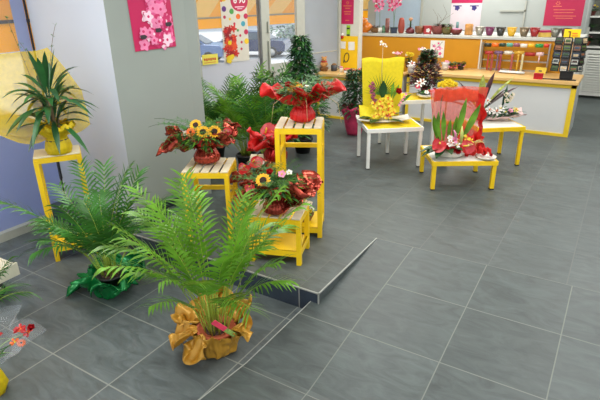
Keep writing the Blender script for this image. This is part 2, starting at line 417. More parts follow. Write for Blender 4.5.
# ceiling
mb = MB(); mb.box(-5.9, 3.6, -1.5, 13.1, CEIL, CEIL+.1)
struct(mb, 'ceiling', mat('ceiling_paint', (225,225,220), .9, var=.02))
mb = MB(); mb.box(3.5, 3.6, 3.0, 13.1, 0, CEIL); struct(mb, 'wall_right', WPAINT)
for lx, ly in FILL_LIGHTS:
    t = thing('added_fill_panel', 'unseen flat white panel added at the ceiling above a fill light', 'lamp', (lx, ly, CEIL-.07), 0, 'added fill light panels')  # out-of-view panel, added to go with each fill light
    m_ = MB(); m_.box(-.9,.9,-.65,.65,.03,.07); m_.build('housing', WHITE, t)

# ------------------------------------------------------------------ outside
mb = MB(); mb.box(-90, -5.9, -30, 90, -1.3, -1.15); mb.box(-5.9, -5.3, -1.5, 5, -.15, -.02)
struct(mb, 'ground', mat('street_asphalt', (196,200,204), .9, var=.08, scale=.6))
ORST = mat('orange_awning_cloth', (255,206,90), .8, var=.03, trans=.35)
YEST = mat('pale_orange_awning_cloth', (250,226,160), .8, var=.03, trans=.35)
# far awning: parallel to the far window wall
t = thing('awning', 'striped yellow-orange awning with a straight valance outside the far shop window', 'awning', (WA.x, WA.y, 0), ang)
m_ = MB(); N_ = 26; xa_, xb_ = -2.2, 9.0
for i in range(N_):
    x0, x1 = xa_+(xb_-xa_)*i/N_, xa_+(xb_-xa_)*(i+1)/N_
    m_.add([(x0,1.5,1.95),(x1,1.5,1.95),(x1,.15,2.95),(x0,.15,2.95)], [(0,1,2,3)], i % 2)
solid(m_.build('cloth', [ORST, YEST], t), .003)
m_ = MB(); m_.box(xa_, xb_, 1.498, 1.504, 1.76, 1.95)
m_.build('valance', mat('orange_valance_cloth', (255,208,50), .8, var=.02, trans=.5), t)
m_ = MB(); m_.tube([(xa_,1.5,1.955),(xb_,1.5,1.955)], .022, 8); m_.build('rail', FRAME, t)
# near awning seen through the left window
t = thing('awning', 'orange awning with a grey rail outside the near left window', 'awning', (-6.6, 0, 0))
m_ = MB(); m_.add([(0,-3,2.32),(0,4.6,2.32),(1.3,4.6,3.1),(1.3,-3,3.1)], [(0,1,2,3)]); solid(m_.build('cloth', ORST, t), .003)
m_ = MB(); m_.box(-.003,.003,-3,4.6,1.72,2.06); m_.build('valance', MATS['orange_valance_cloth'], t)
m_ = MB(); m_.box(-.03,.03,-3,4.6,2.06,2.10); m_.build('rail', DGREY, t)
m_ = MB(); m_.box(-.003,.003,-3,4.6,2.10,2.32); m_.build('upper_cloth', ORST, t)

def wheel(m_, c, r, wdt):
    Mw = Matrix.Translation(c) @ Matrix.Rotation(pi/2, 4, 'X')
    m_.lathe([(r*.3,-wdt/2),(r*.9,-wdt/2),(r,-wdt/4),(r,wdt/4),(r*.9,wdt/2),(r*.3,wdt/2)], 20, 0, Mw)
    m_.lathe([(1e-4,-wdt/2-.01),(r*.6,-wdt/2-.01),(r*.62,-wdt/2+.01)], 16, 1, Mw)
def car(label, col, loc, rotz):
    t = thing('car', label, 'car', loc, rotz)
    b = MB()
    prof = [(-2.1,.35),(-2.15,.75),(-2.0,.95),(-1.2,1.0),(-.6,1.02),(1.4,1.0),(2.05,.9),(2.1,.6),(2.05,.35)]
    nn = len(prof)
    for sgn in (-.86, .86): pass
    vs = [(x,-.86,z) for x,z in prof]+[(x,-.9,z) for x,z in []]+[(x,.86,z) for x,z in prof]
    b.add(vs, [tuple(range(nn)), tuple(range(2*nn-1,nn-1,-1))]+[(i,i+nn,(i+1)%nn+nn,(i+1)%nn) for i in range(nn)], 0)
    bo = b.build('body', mat('car_paint_'+col[0], col[1], .25, .2, coat=.6), t); bevel(bo, .06)
    c = MB(); top = [(-1.25,.98,.8),(-.55,1.42,.62),(.75,1.45,.62),(1.75,.98,.8)]
    vs = [(x,-y,z) for x,z,y in top]+[(x,y,z) for x,z,y in top]
    c.add(vs, [(0,1,2,3),(7,6,5,4),(0,4,5,1),(1,5,6,2),(2,6,7,3),(0,3,7,4)], 0)
    c.build('cabin_roof', bo.data.materials[0], t)
    g = MB()
    for sg in (-1, 1):
        e = .012*sg
        a = [(-1.05,1.02,.79),(-.5,1.37,.64),(.05,1.39,.64),(.05,1.02,.79)]
        bb = [(.13,1.02,.79),(.13,1.39,.64),(.72,1.39,.64),(1.45,1.02,.79)]
        for q in (a, bb): g.add([(x, sg*y+e, z) for x,z,y in q], [(0,1,2,3) if sg < 0 else (3,2,1,0)])
    g.add([(-1.22,-.7,1.03),(-1.22,.7,1.03),(-.6,.56,1.41),(-.6,-.56,1.41)], [(0,1,2,3)])
    g.build('windows', mat('car_glass', (70,84,98), .08), t)
    for wx in (-1.35, 1.35):
        for wy in (-.8, .8):
            wm = MB(); wheel(wm, (wx, wy, .32), .32, .2); wm.build('wheel', [BLACK, METAL], t)
def gpix(px, py, z):
    d = fw+rt2*((px-300)/FPX)-up2*((py-200)/FPX); tt = (z-CAMZ)/d.z
    return Vector((d.x*tt, d.y*tt, z))
def ypix(px, py, Y):
    d = fw+rt2*((px-300)/FPX)-up2*((py-200)/FPX); tt = Y/d.y
    return Vector((d.x*tt, d.y*tt, CAMZ+d.z*tt))
c1 = gpix(254, 56, -1.15); car('dark navy parked car with rounded roof seen through the glass door', ('navy', (44,54,92)), c1, radians(200))
c1 = gpix(190, 62, -1.15); car('blue-grey car parked left of the dotted poster, seen through the window', ('greyblue', (92,116,160)), c1, radians(205))
c1 = gpix(308, 42, -1.15); car('pale silver car parked furthest off across the street', ('silver', (180,186,196)), c1, radians(200))
dd = fw+rt2*((-20-300)/FPX); dd = Vector((dd.x, dd.y)).normalized()*11.5
car('dark red car parked close outside the left window', ('darkred', (120,24,30)), (dd.x, dd.y, -1.15), radians(80))
# street bush and buildings
def bush(name, label, cat, loc, rx, rz_, nl, ll, lw, m_leaf, rng, parts=True, trunk=.0):
    t = thing(name, label, cat, loc)
    f = MB()
    for i in range(nl):
        a = rng.random()*2*pi; zz = rng.random(); rr = rx*sqrt(rng.random())*(1-.5*abs(zz-.4))
        p = Vector((rr*cos(a), rr*sin(a), trunk+zz*rz_)); d = Vector((cos(a), sin(a), rng.uniform(-.3,.8)))
        f.leaf(p, d, ll*rng.uniform(.6,1.2), lw, .3, rng.randint(0,1), 2)
    f.build('foliage', [m_leaf, MATS['street_leaf2']], t)
    s_ = MB(); s_.tube([(0,0,0),(0,0,trunk+rz_*.7)], [.12,.05], 7); s_.build('trunk', BARK, t)
    return t
mat('street_leaf', (110,140,120), .7, var=.3, scale=2); mat('street_leaf2', (80,104,96), .7, var=.3, scale=2)
rg = random.Random(3)
for i, (px, py, nm) in enumerate([(281,50,'left-hand grey-green street shrub seen through the glass door'),(296,45,'right-hand grey-green street shrub beside the door frame')]):
    p = gpix(px, py, -1.15); bush('street_shrub', nm, 'shrub', p, 1.3, 1.5, 260, .45, .18, MATS['street_leaf'], rg)
tb = gpix(240, 30, -1.15); dirv = Vector((tb.x, tb.y)).normalized()
def house(label, px, dist, wdt, h_, col, name='building'):
    d = fw+rt2*((px-300)/FPX); d2 = Vector((d.x, d.y)).normalized()*dist
    t = thing(name, label, 'building', (d2.x, d2.y, -1.15), math.atan2(d2.y, d2.x)-pi/2)
    b = MB(); b.box(-wdt/2, wdt/2, 0, 8, 0, h_); b.build('wall', mat('facade_'+str(px), col, .9, var=.05, scale=.5), t)
    b = MB(); b.box(-wdt/2-.3, wdt/2+.3, -.3, 8.3, h_, h_+.3); b.build('roof', DGREY, t)
    k = int(wdt/2.6)
    for i in range(k):
        for j in range(int(h_/3)):
            xx = -wdt/2+1.3+i*2.6
            wn_ = MB(); wn_.box(xx-.6, xx+.6, -.05, .05, 1+j*3, 2.4+j*3); wn_.build('window', mat('far_window', (90,110,130), .2), t)
house('pale blue-grey building across the street behind the parked cars', 212, 62, 26, 9, (176,196,214))
house('grey building with a white base across the street beyond the door', 300, 76, 26, 9, (150,164,176))
house('cream building far behind the near left window', -60, 45, 30, 9, (206,206,200))
# pale van-like sign board
t = thing('window_sign', 'small yellow sign with red lettering standing low against the far window glass', 'sign', WM @ Vector((wall_x(209,58)[0], -.03, ZF+.075)), ang)
m_ = MB(); m_.box(-.14,.14,-.004,.004,-.075,.075); m_.build('board', mat('sign_yellow', (240,226,96), .6, var=.02), t)
m_ = MB()
for i in range(6): m_.box(-.11+i*.037, -.085+i*.037, -.006, -.004, -.012-.008*(i%2), .02)
m_.box(-.11,.1,-.006,-.004,-.05,-.042); m_.build('red_print', mat('sign_red', (200,60,40), .6), t)

# ------------------------------------------------------------------ posters
def poster_frame(name, label, loc, rot, wd, ht, m, cat='poster'):
    t = thing(name, label, cat, loc); t.rotation_euler = rot
    m_ = MB(); m_.box(-wd/2, wd/2, -.003, .0, -ht/2, ht/2); m_.build('sheet', m, t)
    return t
def disc(m_, x, z, r, mi, y=-.004, n=10, fl=0, ph=0):
    vs = [(x, y, z)]+[(x+r*(1+fl*cos(5*2*pi*i/n+ph))*cos(2*pi*i/n), y, z+r*(1+fl*cos(5*2*pi*i/n+ph))*sin(2*pi*i/n)) for i in range(n)]
    m_.add(vs, [(0, 1+(i+1) % n, 1+i) for i in range(n)], mi)
# pillar poster
def on_pillar(px, py):
    d = fw+rt2*((px-300)/FPX)-up2*((py-200)/FPX)
    tt = pa.dot(pn)/(d.x*pn.x+d.y*pn.y); return Vector((d.x*tt, d.y*tt, CAMZ+d.z*tt))
a_, b_ = on_pillar(134,51), on_pillar(175,47)
wp_ = (b_-a_).length; cxy = (a_+b_)/2; angp = math.atan2(pd.y, pd.x)
PH = .78
pt = poster_frame('wall_poster', 'magenta poster of pink blossoms on the grey pillar', (cxy.x+pn.x*.004, cxy.y+pn.y*.004, min(a_.z, b_.z)+PH/2), (0, radians(-1.5), angp), wp_, PH, MAG)
m_ = MB(); rg = random.Random(5)
for i in range(110):
    zz = rg.uniform(-.44,.46); x = rg.uniform(-.04-(.26 if zz < -.1 else 0), .36)
    k = rg.choice([0,0,1,2,3])
    disc(m_, x*wp_, zz*PH, rg.uniform(.04,.062), k, -.004-.0001*i, 24, .22, rg.random()*6)
    disc(m_, x*wp_, zz*PH, .014, 1 if k != 1 else 2, -.00405-.0001*i, 8)
for x, z in ((.1,-.28),(.36,-.22),(-.28,-.34),(.2,.1)): disc(m_, x*wp_, z*PH, .03, 4, -.0165, 7, .4)
m_.build('printed_blossoms', [mat('print_pink', (232,130,172), .6), mat('print_deep_pink', (200,40,100), .6), mat('print_pale', (246,206,222), .6), mat('print_rose', (222,84,140), .6), mat('print_dark_green', (50,44,50), .6)], pt)
m_ = MB()
for i in range(3): m_.box(-.38*wp_, -.2*wp_, -.0045, -.0035, .06*PH*i+.18*PH, .06*PH*i+.19*PH)
for k in range(6):
    a = k*pi/3; disc(m_, -.27*wp_+.022*cos(a), .12*PH+.022*sin(a), .008, 0, -.0045)
m_.build('gold_print', mat('print_gold', (216,130,70), .5), pt)
# window poster with dots
xa1, zb1 = wall_x(224, 63); xb1, _ = wall_x(249, 60)
pw = xb1-xa1; ph = 1.15
pt = poster_frame('dotted_poster', 'tall white poster with coloured dots and red flowers hanging in the far window', WM @ Vector(((xa1+xb1)/2, -.012, zb1+ph/2)), (0, 0, ang), pw, ph, mat('poster_white', (236,232,220), .6, var=.02, trans=.3))
cols = [('violet',(96,50,130)),('green',(80,160,80)),('orange',(232,110,30)),('teal',(70,160,180)),('crimson',(190,40,80)),('yellow',(240,200,40))]
cm = [mat('dot_'+a, b, .6) for a, b in cols]
pxpt = lambda X, Y: (((X-224)/25-.5)*pw, -ph/2+((63-Y)/63.)*.87*ph)
for X, Y, r, k in [(227,12.5,2,0),(234,15,2,1),(240,20,2,2),(227,20,1.2,4),(232,22,1,5),(244.5,27,2,3),(236,26.5,1,4),(247,35,2,4),(247,44,2.2,5),(247.5,20,2,4),(241,38,1,4),(242,44.5,1,4),(241.5,51,1,4),(239,33,1,1),(227,2,3,5),(222+3,5,1,2)]:
    x, z = pxpt(X, Y)
    if abs(x) > pw/2-.005: continue
    m_ = MB(); disc(m_, x, z, r/25*pw*1.05, 0, -.004, 16); m_.build('printed_dot', cm[k], pt)
m_ = MB(); x, z = pxpt(242, 5); disc(m_, x, z, .165, 0, -.0042, 28); m_.build('price_circle', cm[4], pt)
text("6'90", .135, PAPERW, pt, (x, -.0052, z+.0), (pi/2,0,0), 'price_lettering', .0004, .003)
m_ = MB(); m_.box(x-.09, x+.09, -.0052, -.0044, z-.105, z-.09); m_.box(x-.05, x+.05, -.0052, -.0044, z-.13, z-.12); m_.build('small_print', mat('print_pale', (0,0,0)), pt)
m_ = MB(); rg = random.Random(8)
for i in range(46):
    X = rg.uniform(224.8, 236); Y = rg.uniform(30, 57); x, z = pxpt(X, Y)
    if x < -pw/2+.03: continue
    disc(m_, x, z, rg.uniform(.025,.05), rg.choice([0,0,1,2]), -.0045-.0002*i, 20, .45, rg.random()*6)
x, z = pxpt(230, 44); disc(m_, x, z, .035, 3, -.016, 12)
for i in range(8):
    x, z = pxpt(rg.uniform(227,233), rg.uniform(57,62)); disc(m_, x, z, .035, 3, -.0162-.0001*i, 12, .3)
m_.build('printed_flowers', [mat('print_red', (206,44,36), .6), mat('print_orange', (232,84,40), .6), mat('print_darkred', (150,24,34), .6), mat('print_yellow', (232,200,40), .6)], pt)
# post items
def onpost(px, py): return ypix(px, py, 8.9)
a_, b_ = onpost(341,24), onpost(353,24); 
pt = poster_frame('post_poster', 'narrow magenta poster with small gold print on the pale post', ((a_.x+b_.x)/2, 8.916, a_.z+.25), (0,0,0), b_.x-a_.x, .5, MAG)
m_ = MB(); ww = b_.x-a_.x
for i, (zz, wv) in enumerate([(.06,.7),(.02,.4),(-.04,.6),(-.08,.5),(-.19,.3)]): m_.box(-ww*wv/2, ww*wv/2, -.005, -.0035, zz, zz+.012)
for k in range(6): disc(m_, .02*cos(k*pi/3), .12+.02*sin(k*pi/3), .008, 0, -.0045)
m_.build('print_lines', MATS['print_gold'], pt)
c = onpost(348, 31); pt = poster_frame('green_card', 'bright green card hanging under the narrow magenta poster', (c.x, 8.916, c.z), (0,0,0), .075, .2, mat('lime_card', (150,200,40), .6))
m_ = MB(); m_.box(-.03,.03,-.005,-.0035,.03,.06); m_.box(-.03,.03,-.005,-.0035,-.09,-.06); m_.build('black_bars', INK, pt)
c = onpost(343, 45); poster_frame('pinned_note', 'white note pinned left on the pale post', (c.x, 8.90, c.z), (0,.05,0), .11, .13, PAPERW, 'note')
c = onpost(351.5, 46); poster_frame('pinned_note', 'white note pinned right on the pale post below the green card', (c.x, 8.90, c.z), (0,-.05,0), .13, .15, PAPERW, 'note')
c = onpost(339, 30); t = thing('scissors', 'dark scissors hanging on the pale post left of the magenta poster', 'scissors', (c.x+.01, 8.912, c.z))
m_ = MB(); m_.box(-.008,.008,-.012,0,-.02,.12); m_.build('blades', METAL, t)
m_ = MB(); m_.tube([(0.02*cos(a*pi/4)+.0,-.008,-.05+.03*sin(a*pi/4)) for a in range(9)], .006, 6); m_.build('handle', BLACK, t)
c = onpost(342, 37); t = thing('red_decoration', 'small red and white trinket pinned to the post above the notes', 'decoration', (c.x, 8.9, c.z))
m_ = MB(); m_.ball((0,0,0), .035, 0); m_.ball((.01,-.01,.045), .025, 1); m_.build('trinket', [RPET, PAPERW], t)
a_, b_ = onpost(339.5,50), onpost(357,60)
t = thing('yellow_notice_board', 'yellow panel with a black loop mark on the post above the left counter', 'board', ((a_.x+b_.x)/2, 8.915, 1.2))
hw = (b_.x-a_.x)/2; m_ = MB(); m_.box(-hw, hw, -.01, 0, -.22, .38); m_.build('panel', mat('yellow_panel', (240,196,20), .5, var=.03), t)
m_ = MB(); c = onpost(346.5, 57.5); m_.tube([(c.x-t.location.x+.05*cos(a*pi/8)+.012*sin(a*pi/8), -.016, c.z-1.2+.085*sin(a*pi/8)) for a in range(17)], .008, 6)
m_.tube([(c.x-t.location.x-.05,-.016,c.z-1.2-.03),(c.x-t.location.x-.06,-.016,c.z-1.2-.1)], .007, 6); m_.build('black_mark', INK, t)

# back wall posters
a_, b_ = ypix(543,24.5,11.28), ypix(577.5,29,11.28)
ww = b_.x-a_.x+.05; pt = poster_frame('magenta_poster', 'large plain magenta poster with faint gold print right on the back wall', ((a_.x+b_.x)/2+.02, 11.297, a_.z+.38), (0,0,0), ww, .8, mat('crimson_print', (186,30,76), .5, var=.05, scale=2))
m_ = MB()
for zz, xx, wv in [(-.12,.0,.62),(-.17,.0,.55),(-.23,.04,.66),(-.27,.04,.5)]: m_.box((xx-wv/2)*ww*.9, (xx+wv/2)*ww*.9, -.005, -.0035, zz, zz+.014)
for k in range(6): disc(m_, -.12+.03*cos(k*pi/3), .0+.03*sin(k*pi/3), .012, 0, -.0045)
m_.box(-.2,-.05,-.005,-.0035,-.06,-.045)
m_.build('gold_print', mat('print_dull_gold', (222,110,90), .5), pt)
a_, b_ = ypix(449,30,11.28), ypix(480,22,11.28)
ww = b_.x-a_.x; pt = poster_frame('face_poster', 'white poster with a magenta band and dark violet eyes behind the ledge', ((a_.x+b_.x)/2, 11.297, 1.92), (0,0,0), ww, .72, mat('pale_pink_print', (222,210,216), .5, var=.05, scale=4))
zt = ypix(465,3,11.28).z-1.92
m_ = MB(); m_.box(-ww/2, ww/2, -.005, -.0035, zt, .36); m_.build('magenta_band', MAG, pt)
m_ = MB()
for px in (457, 474): 
    c = ypix(px, 8, 11.28); disc(m_, c.x-(a_.x+b_.x)/2, c.z-1.92, .05, 0, -.0045, 16, .2); 
    m_.box(c.x-(a_.x+b_.x)/2-.09, c.x-(a_.x+b_.x)/2+.09, -.0055, -.0045, c.z-1.92+.03, c.z-1.92+.05)
m_.build('printed_eyes', mat('violet_print', (60,50,120), .5), pt)

# ------------------------------------------------------------------ counters and back unit
def counter(label, x0, x1, y0, y1, zt, right_end=True):
    t = thing('counter', label, 'counter', ((x0+x1)/2, (y0+y1)/2, H)); hx = (x1-x0)/2; hy = (y1-y0)/2; hh = zt-H
    m_ = MB(); m_.box(-hx, hx, -hy+.02, hy, 0, hh-.05); m_.build('body', FRONT, t)
    m_ = MB(); m_.box(-hx, hx, -hy+.0, -hy+.022, 0.0, .045); m_.box(hx-.07, hx+.003, -hy-.002, -hy+.022, 0, hh-.05); m_.box(-hx, -hx+.05, -hy-.002, -hy+.022, 0, hh-.05)
    m_.box(-hx, hx, -hy-.002, -hy+.022, hh-.105, hh-.05); m_.build('yellow_edging', YEDGE, t)
    m_ = MB(); m_.box(-hx-.01, hx+.02, -hy-.04, hy, hh-.05, hh); bevel(m_.build('worktop', WOOD, t), .006)
    return t
WT = 1.045
counter('long shop counter with pale front, yellow edging and beech worktop', -3.2, -.53, 8.68, 9.48, WT)
counter('shorter counter with beech top along the window, left of the tall post', -4.72, -3.26, 8.12, 8.88, 1.0)
# half-height unit behind
LT = ypix(470, 36, 9.5).z
t = thing('half_height_divider', 'half-height orange divider with white ledge behind the counter', 'divider', (-2.5, 10.0, H))
L0, L1 = ypix(358,40,9.5).x+2.5, ypix(577,60,9.5).x+2.5
m_ = MB(); m_.box(L0, L1, -.48, .5, 0, LT-H-.05); m_.build('carcass', WHITE, t)
m_ = MB(); m_.box(L0+.03, L1-.1, -.5, -.48, .3, LT-H-.05); m_.build('orange_panel', ORANGE, t)
m_ = MB(); m_.box(L0-.03, L1+.02, -.53, .53, LT-H-.045, LT-H); bevel(m_.build('ledge', mat('grey_white_ledge', (196,198,190), .5, var=.03), t), .005)
xs = ypix(479.5,55,9.47).x+2.5
m_ = MB(); m_.box(xs-.012, xs+.012, -.515, -.5, .8, LT-H-.05); m_.build('white_batten', WHITE, t)

# ribbon rack on the panel
t = thing('ribbon_rack', 'wall rack of metal rods for ribbon rolls under the ledge', 'rack', (0, 9.46, 0))
X0, X1 = ypix(482,55,9.4).x, ypix(548,60,9.4).x
m_ = MB()
zr = [ypix(510,y,9.38).z for y in (44.5,53,61,70)]
for z in zr[:2]: m_.tube([(X0,-.08,z),(X1,-.08,z)], .008, 6)
m_.build('rod', METAL, t)
for z in zr[2:]:
    m_ = MB(); m_.box(X0,X1,-.05,-.03,z-.012,z+.012); m_.build('shelf_bar', METAL, t)
for xx in (X0, X1):
    m_ = MB(); m_.box(xx-.01,xx+.01,-.09,0.03,zr[3]-.04,zr[0]+.03); m_.build('bracket', METAL, t)
def roll(px0, px1, py, rgb, word, row, tail=0):
    a, b = ypix(px0, py, 9.38), ypix(px1, py, 9.38)
    t = thing('ribbon_roll', '%s ribbon roll on the %s rod of the ribbon rack' % (word, row), 'ribbon', ((a.x+b.x)/2, 9.38, a.z), 0, 'ribbon rolls on the rack')
    hw = (b.x-a.x)/2-.004; mm = mat('ribbon_'+word.replace(' ','_').replace('-','_'), rgb, .4, var=.05)
    m_ = MB(); Mx = Matrix.Rotation(pi/2, 4, 'Y')
    m_.lathe([(.02,-hw),(.031,-hw),(.031,hw),(.02,hw)], 16, 0, Mx); m_.build('roll', mm, t)
    if tail:
        m_ = MB(); m_.grid(lambda u, v: (-.2*hw+u*.4*hw, -.032+.008*sin(v*7), -.02-v*tail), 1, 8, 0); solid(m_.build('hanging_tail', mm, t), .001)
for a in [(484.5,491.5,(32,44,36),'dark green'),(492,499,(240,110,30),'bright orange'),(499.5,506,(30,60,46),'bottle green'),(506.5,513,(90,170,150),'turquoise'),(513.5,520,(150,90,110),'mauve'),(520.5,527.5,(226,222,210),'off-white'),(528,535,(236,180,30),'golden yellow'),(535.5,543.5,(40,150,70),'emerald green'),(544,549.5,(214,60,36),'vermilion')]:
    roll(a[0], a[1], 44.8 if a[0] < 520 else 45.6, a[2], a[3], 'upper')
for a in [(485,493.5,(176,56,52),'scarlet',.28),(494.5,503,(120,90,120),'purple-grey',.3),(504,513,(220,214,200),'ivory',0),(514,524.5,(206,160,50),'amber',.3),(525,535.5,(170,44,44),'crimson red',0),(536,544,(226,190,190),'pale pink',.12)]:
    roll(a[0], a[1], 52.5 if a[0] < 520 else 54, a[2], a[3], 'lower', a[4])
for px, rgb, wd in ((493,(160,70,66),'red'),(501.5,(150,60,72),'raspberry'),(513,(166,84,76),'rose'),(523.5,(206,196,150),'cream')):
    a = ypix(px, 54, 9.36)
    m_ = MB(); m_.grid(lambda u, v: (-.018+u*.036, .01*sin(v*6), -v*.40), 1, 8, 0)
    o = m_.build('loose_ribbon', mat('loose_ribbon_'+wd, rgb, .5), None, (a.x, 9.325, a.z)); solid(o, .001); tag(o, '%s ribbon strip hanging down the front of the ribbon rack' % wd, 'ribbon', 'loose ribbons')

# items on worktop
a = ypix(538.5, 76, 8.95)
def onw(px, py, z=WT): return gpix(px, py, z)
c = onw(538, 79); t = thing('small_box', 'small red box on the beech worktop near the card stand', 'box', c); m_ = MB(); m_.box(-.065,.065,-.03,.03,0,.09); bevel(m_.build('carton', RPET, t), .004); m_ = MB(); m_.box(-.066,.066,-.031,.031,.065,.07); m_.build('lid_line', DREDF, t)
c = onw(540, 73.5); t = thing('price_card', 'yellow card propped behind the small red box', 'card', c, -.3); m_ = MB(); m_.box(-.09,.09,-.004,.004,0,.1,0,Matrix.Rotation(-.3,4,'X')); m_.build('card', YEDGE, t); m_ = MB(); m_.box(-.03,.02,-.008,-.005,.03,.05,0,Matrix.Rotation(-.3,4,'X')); m_.build('print', INK, t)
c = onw(511, 73.5); t = thing('paper_roll', 'flattened white paper sheet rolled at one end on the worktop', 'paper', c, -.1)
m_ = MB(); m_.grid(lambda u, v: (-.2+u*.4, -.05+v*.1, .01+.015*sin(u*5)*v+.01), 10, 3); solid(m_.build('sheet', PAPERW, t), .003); m_ = MB(); m_.tube([(-.2,.05,.02),(.2,.05,.02)], .018, 8); m_.build('rolled_end', PAPERW, t)
c = onw(550, 79.5); t = thing('pen', 'black pen lying on the worktop beside the small red box', 'pen', c, .15); m_ = MB(); m_.tube([(-.1,0,.008),(.07,0,.008),(.09,0,.008)], [.008,.008,.002], 8); m_.build('barrel', BLACK, t); m_ = MB(); m_.tube([(-.13,0,.008),(-.1,0,.008)], .009, 8); m_.build('cap', DGREY, t)

# card stand
c = onw(566, 79.5); CSX = c.x; CSY = c.y
t = thing('card_stand', 'black wire card stand with a dark base at the right end of the counter', 'display stand', (c.x-.01, c.y+.02, WT), .12)
m_ = MB(); m_.lathe([(.1,0),(.125,.02),(.13,.12),(.12,.13)], 4, 0, Matrix.Rotation(pi/4,4,'Z'), smooth=False); m_.box(-.2,.14,-.13,-.1,0,.015); m_.build('base', BLACK, t)
m_ = MB(); m_.tube([(0,0,.1),(0,0,.62)], .012, 8); m_.build('pole', BLACK, t)
cpal = [(70,96,50),(196,196,186),(60,74,90),(140,90,60),(46,70,40),(214,206,190),(70,50,46),(70,80,84),(90,110,50),(206,180,140)]
m_ = MB(); slots = []
for col_, (cx, cy, ra) in enumerate([(-.185,-.13,-.35),(-.06,-.16,0),(.075,-.16,0),(.18,-.09,.9)]):
    for row in range(5):
        z = .14+row*.1; slots.append((col_, row, cx, cy, z, ra))
        Mz = Matrix.Translation((cx, cy, z)) @ Matrix.Rotation(ra, 4, 'Z') @ Matrix.Rotation(-.25, 4, 'X')
        for a, b in (((-.055,0,0),(.055,0,0)),((-.055,0,0),(-.055,.01,.09)),((.055,0,0),(.055,.01,.09)),((-.055,-.01,.03),(.055,-.01,.03))):
            m_.tube([Mz @ Vector(a), Mz @ Vector(b)], .003, 4)
        m_.box(-.057,.057,.0095,.012,-.006,.094,0,Mz)
        m_.tube([Mz @ Vector((0,0,0)), (0,0,z-.02)], .003, 4)
m_.build('wire_pockets', BLACK, t)
cname = ['far left','left middle','right middle','far right']; rname = ['bottom','second lowest','middle','second highest','top']
for i, (col_, row, cx, cy, z, ra) in enumerate(slots):
    mo = Matrix.Translation(t.location) @ Matrix.Rotation(.12,4,'Z') @ Matrix.Translation((cx, cy, z)) @ Matrix.Rotation(ra, 4, 'Z') @ Matrix.Rotation(-.25, 4, 'X')
    m_ = MB(); m_.box(-.042,.042,.004,.008,.008,.076); 
    m_.box(-.033,.033,.0025,.004,.018+.006*(i%3),.05+.012*(i%2), 1)
    o = m_.build('greeting_card', [mat('card_%d' % (i % 10), cpal[i % 10], .6, var=.4, scale=60), mat('card_print_%d' % (i*3 % 7), cpal[(i*3+4) % 10], .6, var=.4, scale=60)], None)
    o.matrix_world = mo; tag(o, 'greeting card in the %s column, %s row of the card stand' % (cname[col_], rname[row]), 'card', 'greeting cards on the stand')
tz = ypix(564, 38, CSY-.1)
t2 = thing('price_sign', 'bright yellow price sign on top of the card stand', 'sign', (CSX-.02, CSY-.08, WT+.61), .05)
m_ = MB(); m_.box(-.11,.11,-.003,.003,0,.13); m_.build('sign_card', mat('sign_bright_yellow', (250,214,10), .5, var=.02), t2)
m_ = MB(); m_.box(-.035,-.018,-.006,-.003,.01,.09); m_.box(-.055,-.018,-.006,-.003,.085,.1); m_.build('dark_figure', mat('sign_brown', (120,60,10), .5), t2)
m_ = MB(); m_.box(.0,.08,-.006,-.003,.03,.045); m_.box(.0,.07,-.006,-.003,.06,.08); m_.build('orange_print', mat('sign_orange', (236,130,20), .5), t2)
m_ = MB(); m_.box(-.01,.01,0.003,.01,-.06,.04); m_.build('clip', BLACK, t2)

# ------------------------------------------------------------------ flower templates
FT = {}
def ftemplate(key, fn, mats):
    m_ = MB(); fn(m_); o = m_.build(key, mats); me = o.data; bpy.data.objects.remove(o); FT[key] = me
def petals(m_, n, L, W, el, mi=0, r0=.0, ph=0, droop=0, z=0, nseg=3, fold=.3, jit=0):
    for i in range(n):
        a = 2*pi*i/n+ph+R.uniform(-jit,jit); e = el+R.uniform(-jit,jit)
        d = Vector((cos(a)*cos(e), sin(a)*cos(e), sin(e)))
        m_.leaf(Vector((cos(a)*r0, sin(a)*r0, z)), d, L, W, droop, mi, nseg, fold, upv=(-sin(e)*cos(a),-sin(e)*sin(a),cos(e)))
def f_sun(m_):
    petals(m_, 15, .042, .02, .15, 0, .024, 0, .1, 0, 3, .2, .06); petals(m_, 13, .038, .018, .4, 0, .022, .2, .1, .002, 3, .2, .06)
    m_.lathe([(1e-4,-.012),(.02,-.01),(.029,0),(.028,.008),(.018,.012),(1e-4,.01)], 16, 1)
def f_gerb(m_):
    petals(m_, 18, .04, .011, .2, 0, .01, 0, .1, 0, 3, .2, .05); petals(m_, 14, .028, .01, .5, 0, .008, 0, .1, .002)
    m_.lathe([(1e-4,-.006),(.012,-.004),(.013,.004),(1e-4,.008)], 12, 1)
def f_rose(m_):
    for k, (n, L, W, el, r0) in enumerate([(5,.04,.045,.55,.006),(5,.036,.04,.85,.006),(4,.032,.032,1.15,.004),(3,.028,.022,1.35,.002)]): petals(m_, n, L, W, el, 0, r0, k*.5, -.2, 0, 4, .5)
    m_.ball((0,0,.012), .014, 0, 8, (1,1,1.3)); m_.lathe([(1e-4,-.012),(.01,-.006),(.012,.002)], 10, 1)
def f_anth(m_):
    vs = [(0,0,.002)]; n = 22
    for i in range(n):
        a = 2*pi*i/n; r = .045*(1-.55*abs(cos(a/2))**12)*(1+.55*max(0,cos(a-pi))**3); vs.append((r*cos(a), r*sin(a)*1.05, .012*sin(2*a)+.012*(r/.045)))
    m_.add(vs, [(0, 1+i, 1+(i+1) % n) for i in range(n)], 0, True)
    m_.tube([(0.01,0,.002),(.0,0,.02),(-.012,0,.045)], [.004,.006,.003], 8, 1)
